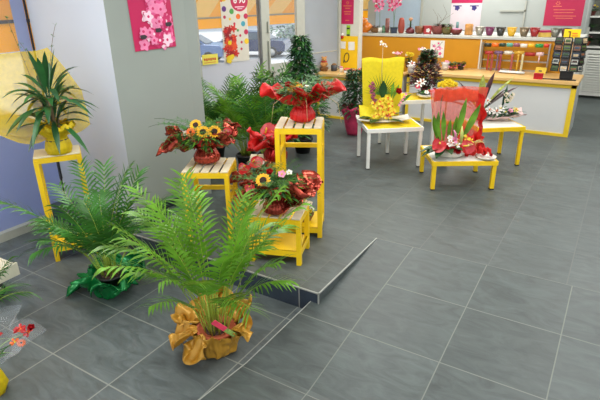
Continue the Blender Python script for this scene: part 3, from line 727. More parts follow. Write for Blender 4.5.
def f_orchid(m_):
    petals(m_, 3, .036, .022, .15, 0, .004, pi/2, .1, 0, 4, .25); petals(m_, 2, .036, .028, .25, 0, .004, pi, 0, .002, 4, .25)
    petals(m_, 1, .022, .02, .7, 1, .002, -pi/2, .1, .004, 4, -.5); m_.ball((0,.0,.01), .006, 1)
def f_lily(m_):
    petals(m_, 6, .06, .022, .45, 0, .004, 0, .35, 0, 4, .35)
    for i in range(5): a = i*1.257; m_.tube([(0,0,0),(.012*cos(a),.012*sin(a),.035)], [.0015,.003], 5, 1)
def f_mum(m_):
    for k, (n, e) in enumerate([(12,.0),(12,.35),(11,.7),(8,1.1),(5,1.4)]): petals(m_, n, .03-.002*k, .012, e, 0, .003, k*.3, .0, .002*k, 3, .4, .08)
    m_.lathe([(1e-4,-.01),(.01,-.004),(.008,.002)], 8, 1)
def f_small(m_): petals(m_, 5, .018, .017, .3, 0, .001, 0, .0, 0, 3, .2); m_.ball((0,0,.003), .004, 1, 6)
def f_cluster(m_):
    rg = random.Random(2)
    for i in range(26):
        a = rg.random()*2*pi; r = .04*sqrt(rg.random()); c = (r*cos(a), r*sin(a), .03*sqrt(max(0,1-(r/.042)**2)))
        for k in range(4):
            b = k*pi/2+a; m_.leaf(c, (cos(b),sin(b),.5), .012, .01, 0, 0, 2)
    m_.lathe([(1e-4,-.03),(.012,-.01),(.03,.004),(.01,.02),(1e-4,.02)], 10, 1)
def f_butter(m_):
    for s in (-1,1):
        m_.leaf((0,0,0),(s*.9,.5,.3), .05,.045,0,0,3,.1); m_.leaf((0,0,0),(s*.7,-.6,.2), .035,.03,0,0,3,.1)
    m_.tube([(0,-.02,0),(0,.02,0)], .004, 6, 1)
ftemplate('sunflower', f_sun, [SPET, DISK]); ftemplate('red_gerbera', f_gerb, [RPET, DISK]); ftemplate('orange_gerbera', f_gerb, [OPET, DISK]); ftemplate('yellow_gerbera', f_gerb, [SPET, MATS['sunflower_petal']])
ftemplate('red_rose', f_rose, [RPET, LEAFM]); ftemplate('red_anthurium', f_anth, [RPET, YPET]); ftemplate('yellow_orchid', f_orchid, [YPET, OPET]); ftemplate('white_orchid', f_orchid, [WPET, YPET]); ftemplate('pink_orchid', f_orchid, [PINK, PINKD]); ftemplate('deep_pink_orchid', f_orchid, [PINKD, WPET])
ftemplate('white_lily', f_lily, [WPET, OPET]); ftemplate('yellow_chrysanthemum', f_mum, [YPET, LEAFM]); ftemplate('white_daisy', f_gerb, [WPET, YPET]); ftemplate('pink_flower', f_small, [PINK, YPET]); ftemplate('white_flower', f_small, [WPET, YPET]); ftemplate('deep_pink_flower', f_small, [PINKD, YPET])
ftemplate('orange_orchid', f_orchid, [OPET, YPET]); ftemplate('red_orchid', f_orchid, [RPET, OPET])
ftemplate('statice_head', f_cluster, [BERRY, LEAFM]); ftemplate('red_carnation', f_mum, [RPET, LEAFM]); ftemplate('cream_flower_cluster', f_cluster, [mat('cream_buds', (226,212,186), .7, var=.2, scale=60), LEAFM])
ftemplate('yellow_lily', f_lily, [YPET, OPET]); ftemplate('butterfly', f_butter, [WPET, BLACK])
def fl(key, parent, loc, nrm=(0,-.5,.8), sc_=1.0, spin=None):
    o = bpy.data.objects.new(key, FT[key]); C.objects.link(o); o.parent = parent; o.location = loc
    q = Vector(nrm).to_track_quat('Z', 'Y') @ Quaternion((0,0,1), R.random()*6.28 if spin is None else spin)
    o.rotation_euler = q.to_euler(); o.scale = (sc_,)*3
    return o

# ------------------------------------------------------------------ plant makers
def frond(lf, st, p, az, L, el0, bend, rng, nl=26, ll=.2, lw=.016, mi=0, bare=.35, stem_r=.004, droop=.35):
    """arching palm frond: rachis in st, leaflets in lf"""
    n = 14; P = Vector(p); pts = [P.copy()]; e = el0
    step = L/n
    for i in range(n):
        e -= bend/n*(0.4+1.2*i/n)
        P = P+Vector((cos(az)*cos(e), sin(az)*cos(e), sin(e)))*step; pts.append(P.copy())
    st.tube(pts, [stem_r*(1-.75*i/n) for i in range(n+1)], 5)
    for i in range(nl):
        t = bare+(1-bare)*(i+.5)/nl; k = t*n; j = min(n-1, int(k)); q = pts[j].lerp(pts[j+1], k-j)
        tg = (pts[j+1]-pts[j]).normalized()
        side = tg.cross(Vector((0,0,1))).normalized(); nn = side.cross(tg)
        u = (t-bare)/(1-bare); LL = ll*(.55+.9*u-.95*u*u+.15)*rng.uniform(.9,1.1)
        fwd = .7+.8*u
        for s in (-1, 1):
            d = side*s+tg*fwd+nn*rng.uniform(.15,.42)
            lf.strip(q, d, LL, lw, droop*rng.uniform(.6,1.4), mi, 3, side=(tg*.9-side*s*.5+nn*.35))
def areca(parent, zsoil, nf, L, rng, ll=.2, m=PALM, spread=1.0, lw=.016, rad=.05, nl=26, elr=(.75,1.5), lim=None, azs=None, bare=.35):
    lf = MB(); st = MB()
    for i in range(nf):
        az = (azs[i % len(azs)] if azs else i*2.399)+rng.uniform(-.3,.3)
        el = rng.uniform(*elr); LL = L*rng.uniform(.75,1.08)*(1.14 if i % 3 == 0 else 1)
        r = rad*sqrt(rng.random())
        frond(lf, st, (r*cos(az), r*sin(az), zsoil-.01), az, LL, el, (rng.uniform(.35,.8) if i % 3 == 0 else rng.uniform(.8,1.45))*spread, rng, nl, ll, lw, bare=bare*rng.uniform(.85,1.1))
    # bare canes
    for i in range(10):
        a = rng.random()*6.28; r = rad*rng.random(); st.tube([(r*cos(a),r*sin(a),zsoil-.01),(r*1.5*cos(a),r*1.5*sin(a),zsoil+L*.35)], [.006,.004], 5)
    lf.build('fronds', m, parent); st.build('stems', PSTEM, parent)
def pot(parent, r, h, m, z=0, soil=True, name='pot'):
    m_ = MB(); m_.lathe([(r*.72,z),(r*.98,z+h*.86),(r*1.05,z+h*.86),(r*1.05,z+h),(r*.93,z+h),(r*.9,z+h*.9)], 24)
    o = m_.build(name, m, parent)
    if soil:
        m_ = MB(); m_.lathe([(r*.93,z+h*.86),(r*.6,z+h*.9),(1e-4,z+h*.92)], 20, rip=.02); m_.build('soil', SOIL, o)
    return o
def wrap(parent, prof, m, corners=4, amp=.06, ph=0, n=72, ruff=9, rng=None, name='wrap', tilt=(0,0), cpow=.6, zr=.04, th=.0015, ruf2=.5, crum=.0, cf=14):
    """paper or foil gathered round a pot: prof=[(r,z,ruffle 0..1)] bottom to rim; corners of the square sheet stick out"""
    rng = rng or random.Random(1)
    f1, f2, f3 = rng.random()*6, rng.random()*6, rng.random()*6
    m_ = MB(); K = len(prof)-1
    def fn(u, v):
        a = u*2*pi; k = v*K; j = min(K-1, int(k)); t = k-j
        r = prof[j][0]*(1-t)+prof[j+1][0]*t; z = prof[j][1]*(1-t)+prof[j+1][1]*t; q = prof[j][2]*(1-t)+prof[j+1][2]*t
        cn = (1/max(abs(cos((a*corners/4+ph))), abs(sin((a*corners/4+ph))))-1)*cpow
        w_ = amp*(sin(ruff*a+f1)+ruf2*sin((ruff*2+3)*a+f2))
        r2 = r*(1+q*cn)+r*w_*(.35+q)
        z2 = z+q*zr*(1.0*sin(ruff*a+f3)+.6*sin(3*a+f2))+q*(tilt[0]*cos(a)+tilt[1]*sin(a))*r
        if crum:
            nv_ = mnoise.noise_vector(Vector((cos(a)*r*cf+f1, sin(a)*r*cf+f2, z*cf)))*crum*(.25+q)
            return (r2*cos(a)+nv_.x, r2*sin(a)+nv_.y, max(.002, z2+nv_.z))
        return (r2*cos(a), r2*sin(a), z2)
    m_.grid(fn, n, K*(5 if crum else 3), 0, None, True)
    o = m_.build(name, m, parent)
    if th: solid(o, th)
    return o
def flaps(parent, specs, m, rng, z0, r0=.04, name='paper_collar', crum=.06, cf=16):
    '''folded points of a wrapping sheet, all springing from the tied neck'''
    m_ = MB()
    for az, el, L, W, curl in specs:
        d = Vector((cos(az)*cos(el), sin(az)*cos(el), sin(el))); sd = Vector((-sin(az), cos(az), 0)); nn = sd.cross(d)*-1
        if nn.z < 0: nn = -nn
        o = Vector((cos(az)*r0, sin(az)*r0, z0)); ph = rng.random()*20; sk = rng.uniform(-.3,.3)
        def fn(u, v):
            c = 2*u-1; ww = W*.5*(.22+1.3*v-.55*v*v)
            end = L*v*(1-.38*abs(c-sk)**1.5*v)
            p = o+d*end+sd*(c*ww)+nn*(curl*W*c*c*v+.12*W*sin(c*7+ph)*v)-Vector((0,0,1))*(.10*L*v*v)
            nv_ = mnoise.noise_vector(Vector((u*W*cf+ph, v*L*cf, ph)))*crum*(.2+v)
            return p+nv_
        m_.grid(fn, 16, 14)
    o = m_.build(name, m, parent)
    if m is not CELLO: solid(o, .0012)
    return o
def bow(parent, c, m, s=.05, name='ribbon_bow'):
    m_ = MB()
    for k, a in enumerate((0.3, 2.8, -.6, 3.9)):
        L = s*(1.2 if k > 1 else 1)
        m_.grid(lambda u, v: (c[0]+cos(a)*L*sin(u*pi)*1.0*(1 if k < 2 else u), c[1]-.01-.02*sin(u*pi*2)*s*10, c[2]+(sin(a)*L*.6*sin(u*pi))+.5*s*(u-.5)*(1 if k < 2 else -2)+(v-.5)*s*.35), 8, 1)
    o = m_.build(name, m, parent); solid(o, .001); return o
def filler(parent, c, rx, rz_, n, L, W, mats, rng, name='foliage', nrm=.5, droop=.3, seg=3, flat=0):
    m_ = MB()
    for i in range(n):
        a = rng.random()*6.283; r = sqrt(rng.random()); e = rng.uniform(-.15, 1.2)*nrm*2
        p = Vector((c[0]+rx*r*.6*cos(a), c[1]+rx*r*.6*sin(a)*(1-flat), c[2]+rz_*rng.random()*(1-.5*r)))
        d = Vector((cos(a), sin(a)*(1-flat), e*.6+.1))
        m_.leaf(p, d, L*rng.uniform(.6,1.2), W*rng.uniform(.7,1.2), droop, rng.randrange(len(mats)), seg, .2)
    return m_.build(name, mats, parent)
def ferny(parent, c, n, L, rng, mats, rx=.05, name='asparagus_fern', elr=(.2,1.1), azr=None):
    m_ = MB()
    for i in range(n):
        az = rng.uniform(*azr) if azr else rng.random()*6.283
        el = rng.uniform(*elr); LL = L*rng.uniform(.7,1.1)
        P = Vector(c)+Vector((rng.uniform(-rx,rx), rng.uniform(-rx,rx), 0)); pts = [P.copy()]; k = 8
        for j in range(k):
            el -= .12; P = P+Vector((cos(az)*cos(el), sin(az)*cos(el), sin(el)))*(LL/k); pts.append(P.copy())
            for s in (-1,-.4,.5,1):
                sd = Vector((-sin(az)*s, cos(az)*s, rng.uniform(-.2,.5)))+Vector((cos(az),sin(az),.2))*.6
                m_.leaf(P, sd, LL*.2*(1-.6*j/k)+.012, .007, .2, rng.randrange(len(mats)), 2)
        m_.tube(pts, .0015, 4)
    return m_.build(name, mats, parent)

# ------------------------------------------------------------------ yellow stands
def stand(name, label, cat, corner, rot, w_, d_, h_, z0, slats=5, shelf=None, leg=.038, top_m=CREAM, along='y', apron=.05, frame_m=YEL, solid_top=False, group=None, cross=None):
    """corner = front-left floor corner; local x right, y away"""
    t = thing(name, label, cat, (corner[0], corner[1], z0), rot, group)
    for x in (0, w_-leg):
        for y in (0, d_-leg):
            m_ = MB(); m_.box(x, x+leg, y, y+leg, 0, h_-.018); bevel(m_.build('leg', frame_m, t), .003)
    e = .003
    m_ = MB()
    m_.box(leg, w_-leg, e, leg-.008, h_-apron, h_-.001); m_.box(leg, w_-leg, d_-leg+.008, d_-e, h_-apron, h_-.001)
    m_.box(e, leg-.008, leg, d_-leg, h_-apron, h_-.001); m_.box(w_-leg+.008, w_-e, leg, d_-leg, h_-apron, h_-.001)
    m_.box(e, leg-.001, e, leg-.001, h_-.018, h_-.001); m_.box(w_-leg+.001, w_-e, e, leg-.001, h_-.018, h_-.001); m_.box(e, leg-.001, d_-leg+.001, d_-e, h_-.018, h_-.001); m_.box(w_-leg+.001, w_-e, d_-leg+.001, d_-e, h_-.018, h_-.001)
    m_.build('top_rail', frame_m, t)
    if solid_top:
        m_ = MB(); m_.box(.006, w_-.006, .006, d_-.006, h_, h_+.012); bevel(m_.build('tabletop', top_m, t), .003)
    else:
        gw = .018; sw = (w_-.012-gw*(slats-1))/slats
        for i in range(slats):
            m_ = MB(); x = .006+i*(sw+gw); m_.box(x, x+sw, .006, d_-.006, h_, h_+.012); bevel(m_.build('slat', top_m, t), .003)
    if shelf is not None:
        m_ = MB(); m_.box(leg*.3, w_-leg*.3, leg*.3, d_-leg*.3, shelf-.014, shelf); m_.box(leg, w_-leg, .004, leg*.55, shelf-.05, shelf); m_.box(w_-leg*.55, w_-.004, leg, d_-leg, shelf-.05, shelf); m_.box(.004, leg*.55, leg, d_-leg, shelf-.05, shelf); m_.build('lower_shelf', frame_m, t)
    if cross is not None:
        m_ = MB(); m_.box(leg, w_-leg, d_-leg+.006, d_-.006, cross-.02, cross+.02); m_.box(.006, leg-.006, leg, d_-leg, cross-.02, cross+.02); m_.box(w_-leg+.006, w_-.006, leg, d_-leg, cross-.02, cross+.02); m_.build('stretcher', frame_m, t)
    return t
r31 = radians(31.5)
stand('plant_stand', 'tall yellow plant stand with cream top at far left holding the dracaena', 'plant stand', (-4.27,2.35), radians(56), .40, .30, 1.03, 0, shelf=.15, solid_top=True, leg=.042, top_m=mat('cream_board', (238,228,196), .5, var=.04))
stand('slatted_stand', 'tall yellow slatted stand beside the platform edge, tallest of the group', 'plant stand', (-2.50,3.555), radians(26.5), .42, .42, 1.06, H, 5, shelf=.10, cross=.80, leg=.044)
stand('slatted_stool', 'yellow slatted stool against the pillar under the copper sunflower bouquet', 'stool', (-3.17,3.03), radians(29.5), .43, .44, .69, H, 5, cross=.4, leg=.042)
stand('slatted_crate_stand', 'low yellow stand with pale slats and bottom board at the platform corner', 'plant stand', (-2.45,3.04), radians(19), .46, .36, .425, H, 5, shelf=.13, leg=.042)
stand('low_stand', 'small low yellow stand hidden between the stool and the tall stand', 'plant stand', (-2.86,3.44), r31, .28, .36, .34, H, 4, shelf=.08)
stand('back_stand', 'yellow stand behind the stool carrying the bright red wrapped bouquet', 'plant stand', (-3.16,3.98), r31, .34, .34, .50, H, 4)

# tables
WM_ = mat('white_metal_leg', (232,232,226), .4, var=.02)
YTOP = mat('yellow_gloss_top', (240,208,30), .25, var=.04)
def table(name, label, fl_, rot, w_, d_, h_, frame_m, top_m, leg=.04, z0=H, rim=None, cat='table'):
    t = thing(name, label, cat, (fl_[0], fl_[1], z0), rot)
    for x in (0, w_-leg):
        for y in (0, d_-leg):
            m_ = MB(); m_.box(x, x+leg, y, y+leg, .012, h_-.03); lg = m_.build('leg', frame_m, t)
            m_ = MB(); m_.box(x-.001, x+leg+.001, y-.001, y+leg+.001, 0, .014); m_.build('leg_cap', BLACK, lg)
    m_ = MB(); m_.box(-.01, w_+.01, -.01, 0.012, h_-.05, h_-.0); m_.box(-.01, w_+.01, d_-.012, d_+.01, h_-.05, h_); m_.box(-.01, .012, .012, d_-.012, h_-.05, h_); m_.box(w_-.012, w_+.01, .012, d_-.012, h_-.05, h_); m_.build('frame_rail', frame_m, t)
    m_ = MB(); m_.box(.012, w_-.012, .012, d_-.012, h_-.03, h_+.001); m_.build('tabletop', top_m, t)
    return t
r29 = radians(29)
table('display_table', 'white square table with yellow top under the yellow orchid arrangement', (-2.60,5.76), radians(38), .72, .60, .54, WM_, YTOP)
table('display_table', 'higher white table with yellow top behind the yellow arrangement', (-2.65,6.53), radians(36), .68, .56, .76, WM_, YTOP)
table('display_table', 'lowest yellow-framed table with white top in the middle of the shop floor', (-1.635,5.45), radians(31), .73, .66, .35, YEL, WHITE, .045)
table('display_table', 'yellow-framed table with white top nearest the long counter', (-1.40,6.52), radians(37), .60, .56, .525, YEL, WHITE, .04)

# bottom left cream box on castors
P0 = gpix(4, 283, 0)
a = ypix(18, 270, 1.95)
t = thing('cream_trolley', 'cream drawer box on castors cut by the left frame edge', 'trolley', (-4.0, 1.88, 0), radians(2))
CLQ = mat('cream_lacquer', (232,226,204), .4, var=.02)
m_ = MB(); m_.box(-.6, -.02, -.95, -.02, .20, .275); bevel(m_.build('box', CLQ, t), .005)
m_ = MB(); m_.box(-.02, 0, -.97, 0, .19, .305); m_.box(-.6, -.02, -.02, 0, .19, .285); bevel(m_.build('front_board', CLQ, t), .003)
for x, y in ((-.13,-.15),(-.13,-.8),(-.5,-.15),(-.5,-.8)):
    m_ = MB(); Mw = Matrix.Translation((x,y,.07)) @ Matrix.Rotation(pi/2,4,'Z'); 
    m_.lathe([(.02,-.02),(.06,-.02),(.068,-.01),(.068,.01),(.06,.02),(.02,.02)], 20, 0, Mw @ Matrix.Rotation(pi/2,4,'X')); m_.lathe([(1e-4,-.024),(.035,-.024),(.037,.024),(1e-4,.024)], 16, 1, Mw @ Matrix.Rotation(pi/2,4,'X')); m_.box(x-.03,x+.03,y-.03,y+.03,.15,.2,1); m_.build('castor', [DGREY, METAL], t)

# ------------------------------------------------------------------ big plants
rg = random.Random(11)
t = thing('areca_palm', 'bright green areca palm in gold paper wrap, nearest plant by the ramp', 'potted plant', (-2.09, 2.17, 0), VIEW)
pot(t, .135, .19, TERRA)
areca(t, .175, 32, .98, rg, ll=.2, rad=.09, lw=.02, nl=15, elr=(1.2,1.57), spread=.95, bare=.46)
wrap(t, [(.11,.004,0),(.14,.03,.0),(.15,.1,.1),(.162,.17,.2),(.17,.205,.3)], GOLDF, 4, .09, .5, 120, 13, random.Random(4), zr=.03, crum=.06, cf=16)
flaps(t, [(3.5,-.15,.20,.26,.25),(4.1,-.7,.19,.26,.2),(2.7,.0,.22,.3,.3),(-.3,.15,.16,.26,.4),(.5,.7,.22,.26,.5),(1.3,.9,.2,.28,.4),(2.0,.5,.2,.26,.4),(5.9,-.2,.12,.2,.4)], GOLDF, random.Random(44), .20, .13, 'wrap_folds', .06, 13)
m_ = MB(); m_.lathe([(.09,0.0),(.12,.06),(.142,.1)], 30, rip=.04, k=9); m_.build('cellophane', mat('cellophane_gold', (214,190,120), .1, .2, alpha=.6), t)
m_ = MB(); Mt = Matrix.Translation((.15,-.12,.2)) @ Matrix.Rotation(-.75,4,'Y') @ Matrix.Rotation(.2,4,'X')
m_.box(-.018,.018,-.002,.002,0,.09,1,Mt); m_.box(-.02,.02,-.0025,.0025,.09,.20,0,Mt)
m_.build('plant_tag', [mat('hot_pink_tag', (240,70,100), .5), mat('green_print_tag', (150,180,90), .5, var=.5, scale=80)], t)

rg = random.Random(23)
t = thing('areca_palm', 'darker areca palm in shiny green foil in front of the left window', 'potted plant', (-3.38, 2.30, 0), VIEW)
pot(t, .125, .18, BLACK)
areca(t, .165, 28, .83, rg, ll=.22, m=PALM2, rad=.07, lw=.02, nl=15, elr=(1.05,1.57), spread=1.0, bare=.42)
wrap(t, [(.11,.004,0),(.15,.03,.1),(.155,.11,.2),(.19,.17,.5),(.24,.19,1)], GREENF, 4, .1, .3, 120, 9, random.Random(9), zr=.05, crum=.12, cf=12)
m_ = MB()
m_.grid(lambda u, v: (-.12-.24*u, -.1+.2*v+.04*sin(u*5), .14-.10*u+.03*sin(v*8+u*4)), 10, 8); m_.grid(lambda u, v: (.1+.16*u, -.02+.2*v, .16+.1*u+.03*sin(v*8)), 10, 8)
solid(m_.build('wrap_corner', GREENF, t), .002)

# background palms behind the stool
for i, (px, py, L, lb, ml) in enumerate([(247,168,.95,'background areca palm behind the stool, left of the tall stand',PALM),(217,159,.80,'background palm leaning on the pillar edge behind the copper bouquet',LEAFM),(268,168,.85,'background palm in the corner below the glass door',PALM2)]):
    c = gpix(px, py, H); rg = random.Random(40+i)
    t = thing('background_palm', lb, 'potted plant', c, VIEW)
    pot(t, .13, .2, BLACK)
    areca(t, .19, 28, L*1.17, rg, ll=.24, m=ml, rad=.06, lw=.02, nl=16, elr=(1.0,1.5), spread=.9)

# bushy plants
def ficus(name, label, c, hgt, rx, m_leafs, rng, nl, ll=.07, lw=.035, potr=.13, poth=.2, potm=BLACK, cone=.75, z0=None, wrapm=None, base=.15):
    t = thing(name, label, 'potted plant', c, VIEW)
    pot(t, potr, poth, potm)
    s_ = MB(); f = MB(); nb = 16
    for k in range(3): s_.tube([(.01*k,0,poth*.8),(.02*cos(k*2),.02*sin(k*2),poth+hgt*.5),(.03*cos(k*2+1),.03*sin(k*2+1),poth+hgt*.92)], [.012,.009,.003], 6)
    for i in range(nl):
        v = rng.random()**.9; a = rng.random()*6.283; z = poth+base*hgt+v*(1-base)*hgt
        rr = rx*(1-cone*v)*(.25+.75*sqrt(rng.random()))*(1+.45*mnoise.noise(Vector((cos(a)*1.6, sin(a)*1.6, z*3.5+nl))))
        p = Vector((rr*cos(a), rr*sin(a), z)); d = Vector((cos(a), sin(a), rng.uniform(-.5,.7)))
        f.leaf(p, d, ll*rng.uniform(.6,1.2), lw*rng.uniform(.7,1.2), .25, rng.randrange(len(m_leafs)), 3, .25)
        if i % 9 == 0: s_.tube([(0,0,max(poth, z-rr*.5)), p], [.004,.002], 4)
    f.build('foliage', m_leafs, t); s_.build('branches', BARK, t)
    if wrapm: wrap(t, [(potr*.8,.003,0),(potr*1.06,poth*.4,0.0),(potr*1.22,poth*.9,.2),(potr*1.5,poth*1.35,.6)], wrapm, 4, .05, .4, 60, 8, rng, zr=.03)
    return t
c = gpix(303, 152, H)
ficus('umbrella_tree', 'tall dark green bush rising behind the tall slatted stand by the door', c, 1.40, .40, [LEAFD, LEAFB, LEAFD, LEAFM], random.Random(5), 2600, .095, .036, .14, .22, base=.1, cone=.9)
c = gpix(278, 160, H)
ficus('leafy_shrub', 'dark shrub with narrow leaves standing left of the tallest bush', c, 1.0, .36, [LEAFD, LEAFM], random.Random(6), 800, .14, .045, base=.15, cone=.3)
c = gpix(354, 134, H)
ficus('weeping_fig', 'small dark weeping fig in pink foil before the left counter', c, .70, .26, [LEAFD, LEAFB, LEAFD], random.Random(8), 1500, .07, .034, .145, .34, base=.0, cone=.6, wrapm=PINKF)

# ------------------------------------------------------------------ dracaena on the tall stand
t = thing('dracaena', 'dracaena with sword leaves in a huge yellow organza wrap on the left stand', 'potted plant', (-4.215, 2.585, 1.043), radians(56))
pot(t, .09, .13, BLACK)
m_ = MB(); m_.tube([(0,0,.11),(.005,0,.3),(0,0,.5)], [.018,.016,.012], 8); m_.tube([(.02,.02,.11),(.04,.03,.3)], [.014,.01], 8); m_.build('cane', BARK, t)
m_ = MB(); rg = random.Random(17)
for k, (cz, n, L) in enumerate([(.52,24,.42),(.42,18,.44),(.30,16,.42)]):
    for i in range(n):
        a = i*2.4+k; e = [1.35,1.05,.75,.45,.2][i % 5]*(1 if k == 0 else .75)+rg.uniform(-.15,.15)
        d = Vector((cos(a)*cos(e), sin(a)*cos(e), sin(e)))
        m_.leaf((0.02*cos(a), 0.02*sin(a), cz+rg.uniform(-.06,.03)), d, L*rg.uniform(.8,1.15), .056, .65*cos(e)**.8, rg.randint(0,1), 6, .3)
m_.build('leaves', [LEAFD, mat('dracaena_leaf', (40,92,44), .32, var=.25, trans=.15)], t)
# organza: gathered bag around the pot
wrap(t, [(.10,.002,.0),(.115,.05,0),(.105,.10,0),(.085,.145,0),(.12,.18,.2),(.17,.235,.5),(.15,.27,.6)], YORGD, 4, .06, 0, 90, 13, random.Random(3), zr=.02, name='organza_bag')
# big fan sheet behind and to the left
m_ = MB()
def fan(u, v):
    # square of cloth standing up round the plant: three corners and the straight edges between them
    K = [(.30,.12,.20),(.28,.20,.52),(.06,.26,.90),(-.22,.20,.86),(-.66,.10,.90),(-.70,.0,.34),(-.30,-.08,.16)]
    k = u*(len(K)-1); j = min(len(K)-2, int(k)); q = k-j
    e = [K[j][i]*(1-q)+K[j+1][i]*q for i in range(3)]
    b0 = (.08*cos(radians(20+u*200)), .08*sin(radians(20+u*200)), .15)
    p = [b0[i]+(e[i]-b0[i])*v for i in range(3)]
    p[1] += .07*sin(v*pi)*sin(u*pi)+.012*sin(u*37)*v; p[2] += .012*sin(u*29)*v-.03*sin(v*pi)
    return tuple(p)
m_.grid(fan, 60, 12); m_.build('organza_fan', YORG, t)
m_ = MB(); Mt = Matrix.Translation((.16,-.04,.47)); m_.box(-.03,.03,-.003,.003,-.012,.012,0,Mt); m_.tube([(.16,-.03,.46),(.12,.0,.3),(.05,.0,.15)], .0025, 4, 1); m_.build('small_tag', [MAG, LEAFM], t)
m_ = MB(); rg = random.Random(31)
for p0, p1, p2 in (((-.02,.05,.2),(-.12,.12,.7),(-.2,.2,1.15)),((.0,.05,.2),(.02,.15,.75),(.16,.25,1.08)),((-.02,.05,.2),(-.02,.1,.7),(-.14,.2,.95))):
    pts = [Vector(p0).lerp(Vector(p1), i/8).lerp(Vector(p1).lerp(Vector(p2), i/8), i/8) for i in range(9)]
    m_.tube(pts, .0025, 4, 0)
    for i in range(5, 9):
        for q in range(3): m_.leaf(pts[i], (rg.uniform(-1,1), rg.uniform(-1,1), rg.uniform(-.2,1)), .035, .014, .1, 1, 2)
m_.build('curly_twigs', [BARK, LEAFM], t)

# ------------------------------------------------------------------ bouquets
def bouquet(name, label, loc, m, s, rng, ph=.4, rot=VIEW, cat='bouquet', tilt=(0,0), flare=.33, zf=.30, ruff=7, base_r=.115, amp=.08, bag=.15, m2=None, cp=.7, crum=.11, cf=16, nfl=8, fspec=None):
    t = thing(name, label, cat, loc, rot)
    wrap(t, [(base_r*.62*s,.003,0),(base_r*.98*s,.03*s,0),(base_r*s,.075*s,0),(base_r*.7*s,(bag-.02)*s,0),(base_r*.42*s,bag*s,0),(base_r*.75*s,(bag+.03)*s,.1)], m, 4, .07, 0, 120, 19, rng, 'wrapped_base', zr=.002, ruf2=.3)
    if fspec is None:
        fspec = [(i*6.283/nfl+rng.uniform(-.25,.25), rng.uniform(.25,.75), flare*1.12*s*rng.uniform(.85,1.15), flare*.8*s*rng.uniform(.8,1.1), rng.choice((.35,.5,-.2,.6))) for i in range(nfl)]
    flaps(t, fspec, m2 or m, rng, (bag-.01)*s, crum=crum*s*.45, cf=cf)
    bow(t, (0,-base_r*.5*s,bag*s), m, .06*s)
    return t
# tall stand: red mesh bouquet
rg = random.Random(51)
t = bouquet('wrapped_bouquet', 'scarlet mesh bouquet with pointed collar on top of the tallest slatted stand', (-2.40,3.87,1.263), REDW, 1.0, rg, crum=.06, fspec=[(pi-.1,.5,.40,.42,.25),(.1,.55,.40,.42,.25),(-1.9,.75,.20,.20,-.3),(-1.0,.8,.34,.34,.3),(2.2,.6,.26,.26,.3),(.9,.6,.26,.26,.3),(-2.6,.5,.26,.26,.2),(-.5,.6,.27,.24,.1)])
filler(t, (0,0,.22), .30, .15, 380, .11, .02, [LEAFM, LEAFD, PALM], rg)
ferny(t, (.06,.03,.25), 46, .34, rg, [LEAFM, PALM2])
for p, k, s in (((-.09,-.08,.31),'yellow_gerbera',1.0),((-.03,-.1,.32),'yellow_gerbera',1.0),((-.12,-.05,.33),'red_rose',.9),((.04,-.08,.32),'white_flower',1.5),((-.06,-.02,.33),'orange_gerbera',.9)): fl(k, t, p, (p[0],-.5,.8), s)
m_ = MB(); 
for dx in (-.14,.17,.02): m_.tube([(dx*.4,-.09,.16),(dx,-.16,.28),(dx*1.8,-.2,.2),(dx*2,-.18,.02)], .002, 4)
m_.build('thin_ribbon', mat('pale_gold_ribbon', (226,190,140), .3), t)
# stool: copper foil sunflower bouquet
rg = random.Random(52)
t = bouquet('sunflower_bouquet', 'copper foil bouquet with sunflowers on the stool by the pillar', (-3.14,3.36,.893), REDF, 1.05, rg, ph=.3, flare=.27, crum=.14, fspec=[(2.9,.5,.38,.28,.6),(3.5,.12,.40,.26,.5),(.1,.6,.40,.26,.6),(-.35,.35,.32,.25,.5),(-1.4,.9,.18,.2,-.3),(-2.3,.7,.25,.26,.4),(1.5,.6,.28,.22,.4),(2.3,.6,.28,.2,.4),(.8,.6,.28,.2,.5)])
filler(t, (0,0,.2), .34, .17, 420, .11, .022, [LEAFM, LEAFD, PALM], rg); ferny(t, (-.03,0,.24), 44, .38, rg, [LEAFM, PALM2])
for p, k, s in (((.01,-.14,.33),'sunflower',.98),((.11,-.13,.33),'sunflower',.98),((-.07,-.04,.37),'sunflower',.9),((-.1,-.14,.33),'orange_gerbera',1.0),((.03,-.17,.25),'red_anthurium',1.2),((.2,-.05,.30),'red_anthurium',.8),((-.16,-.1,.31),'white_flower',1.6)): fl(k, t, p, (p[0]*.6,-.75,.65), s)
m_ = MB(); rg2 = random.Random(4)
for k in range(5):
    a = [2.6,2.9,2.3,1.2,.9][k]; pts = [(0,0,.2)]
    for i in range(1,9): pts.append((cos(a)*.075*i, .03*i, .2+.055*i-.0042*i*i*(1+.3*k)))
    m_.tube(pts, .0016, 4)
m_.build('grass_blades', LEAFD, t)
# crate: copper foil bouquet with one sunflower
rg = random.Random(53)
t = bouquet('sunflower_bouquet', 'dark copper foil bouquet with one sunflower on the low stand at the platform corner', (-2.27,3.21,.628), REDF, .95, rg, ph=.6, flare=.27, m2=REDF, crum=.14, fspec=[(2.9,.5,.32,.26,.5),(3.6,.3,.32,.28,.5),(.05,.35,.40,.28,.5),(-.5,.4,.34,.28,.5),(-1.5,.95,.16,.16,-.3),(-2.4,.8,.24,.22,.4),(1.5,.6,.26,.22,.4),(2.3,.6,.26,.2,.4),(.8,.6,.26,.2,.5)])
filler(t, (0,0,.19), .32, .16, 380, .11, .024, [LEAFM, LEAFD, PALM], rg); ferny(t, (.02,0,.22), 40, .36, rg, [LEAFM, PALM2])
for p, k, s in (((-.09,-.1,.33),'sunflower',1.0),((-.04,.0,.36),'red_rose',.8),((.06,-.02,.35),'pink_flower',2.0),((.02,-.15,.24),'red_anthurium',.9),((-.2,-.1,.27),'red_anthurium',.9),((.12,.02,.35),'white_flower',1.6)): fl(k, t, p, (p[0]*.6,-.7,.7), s)
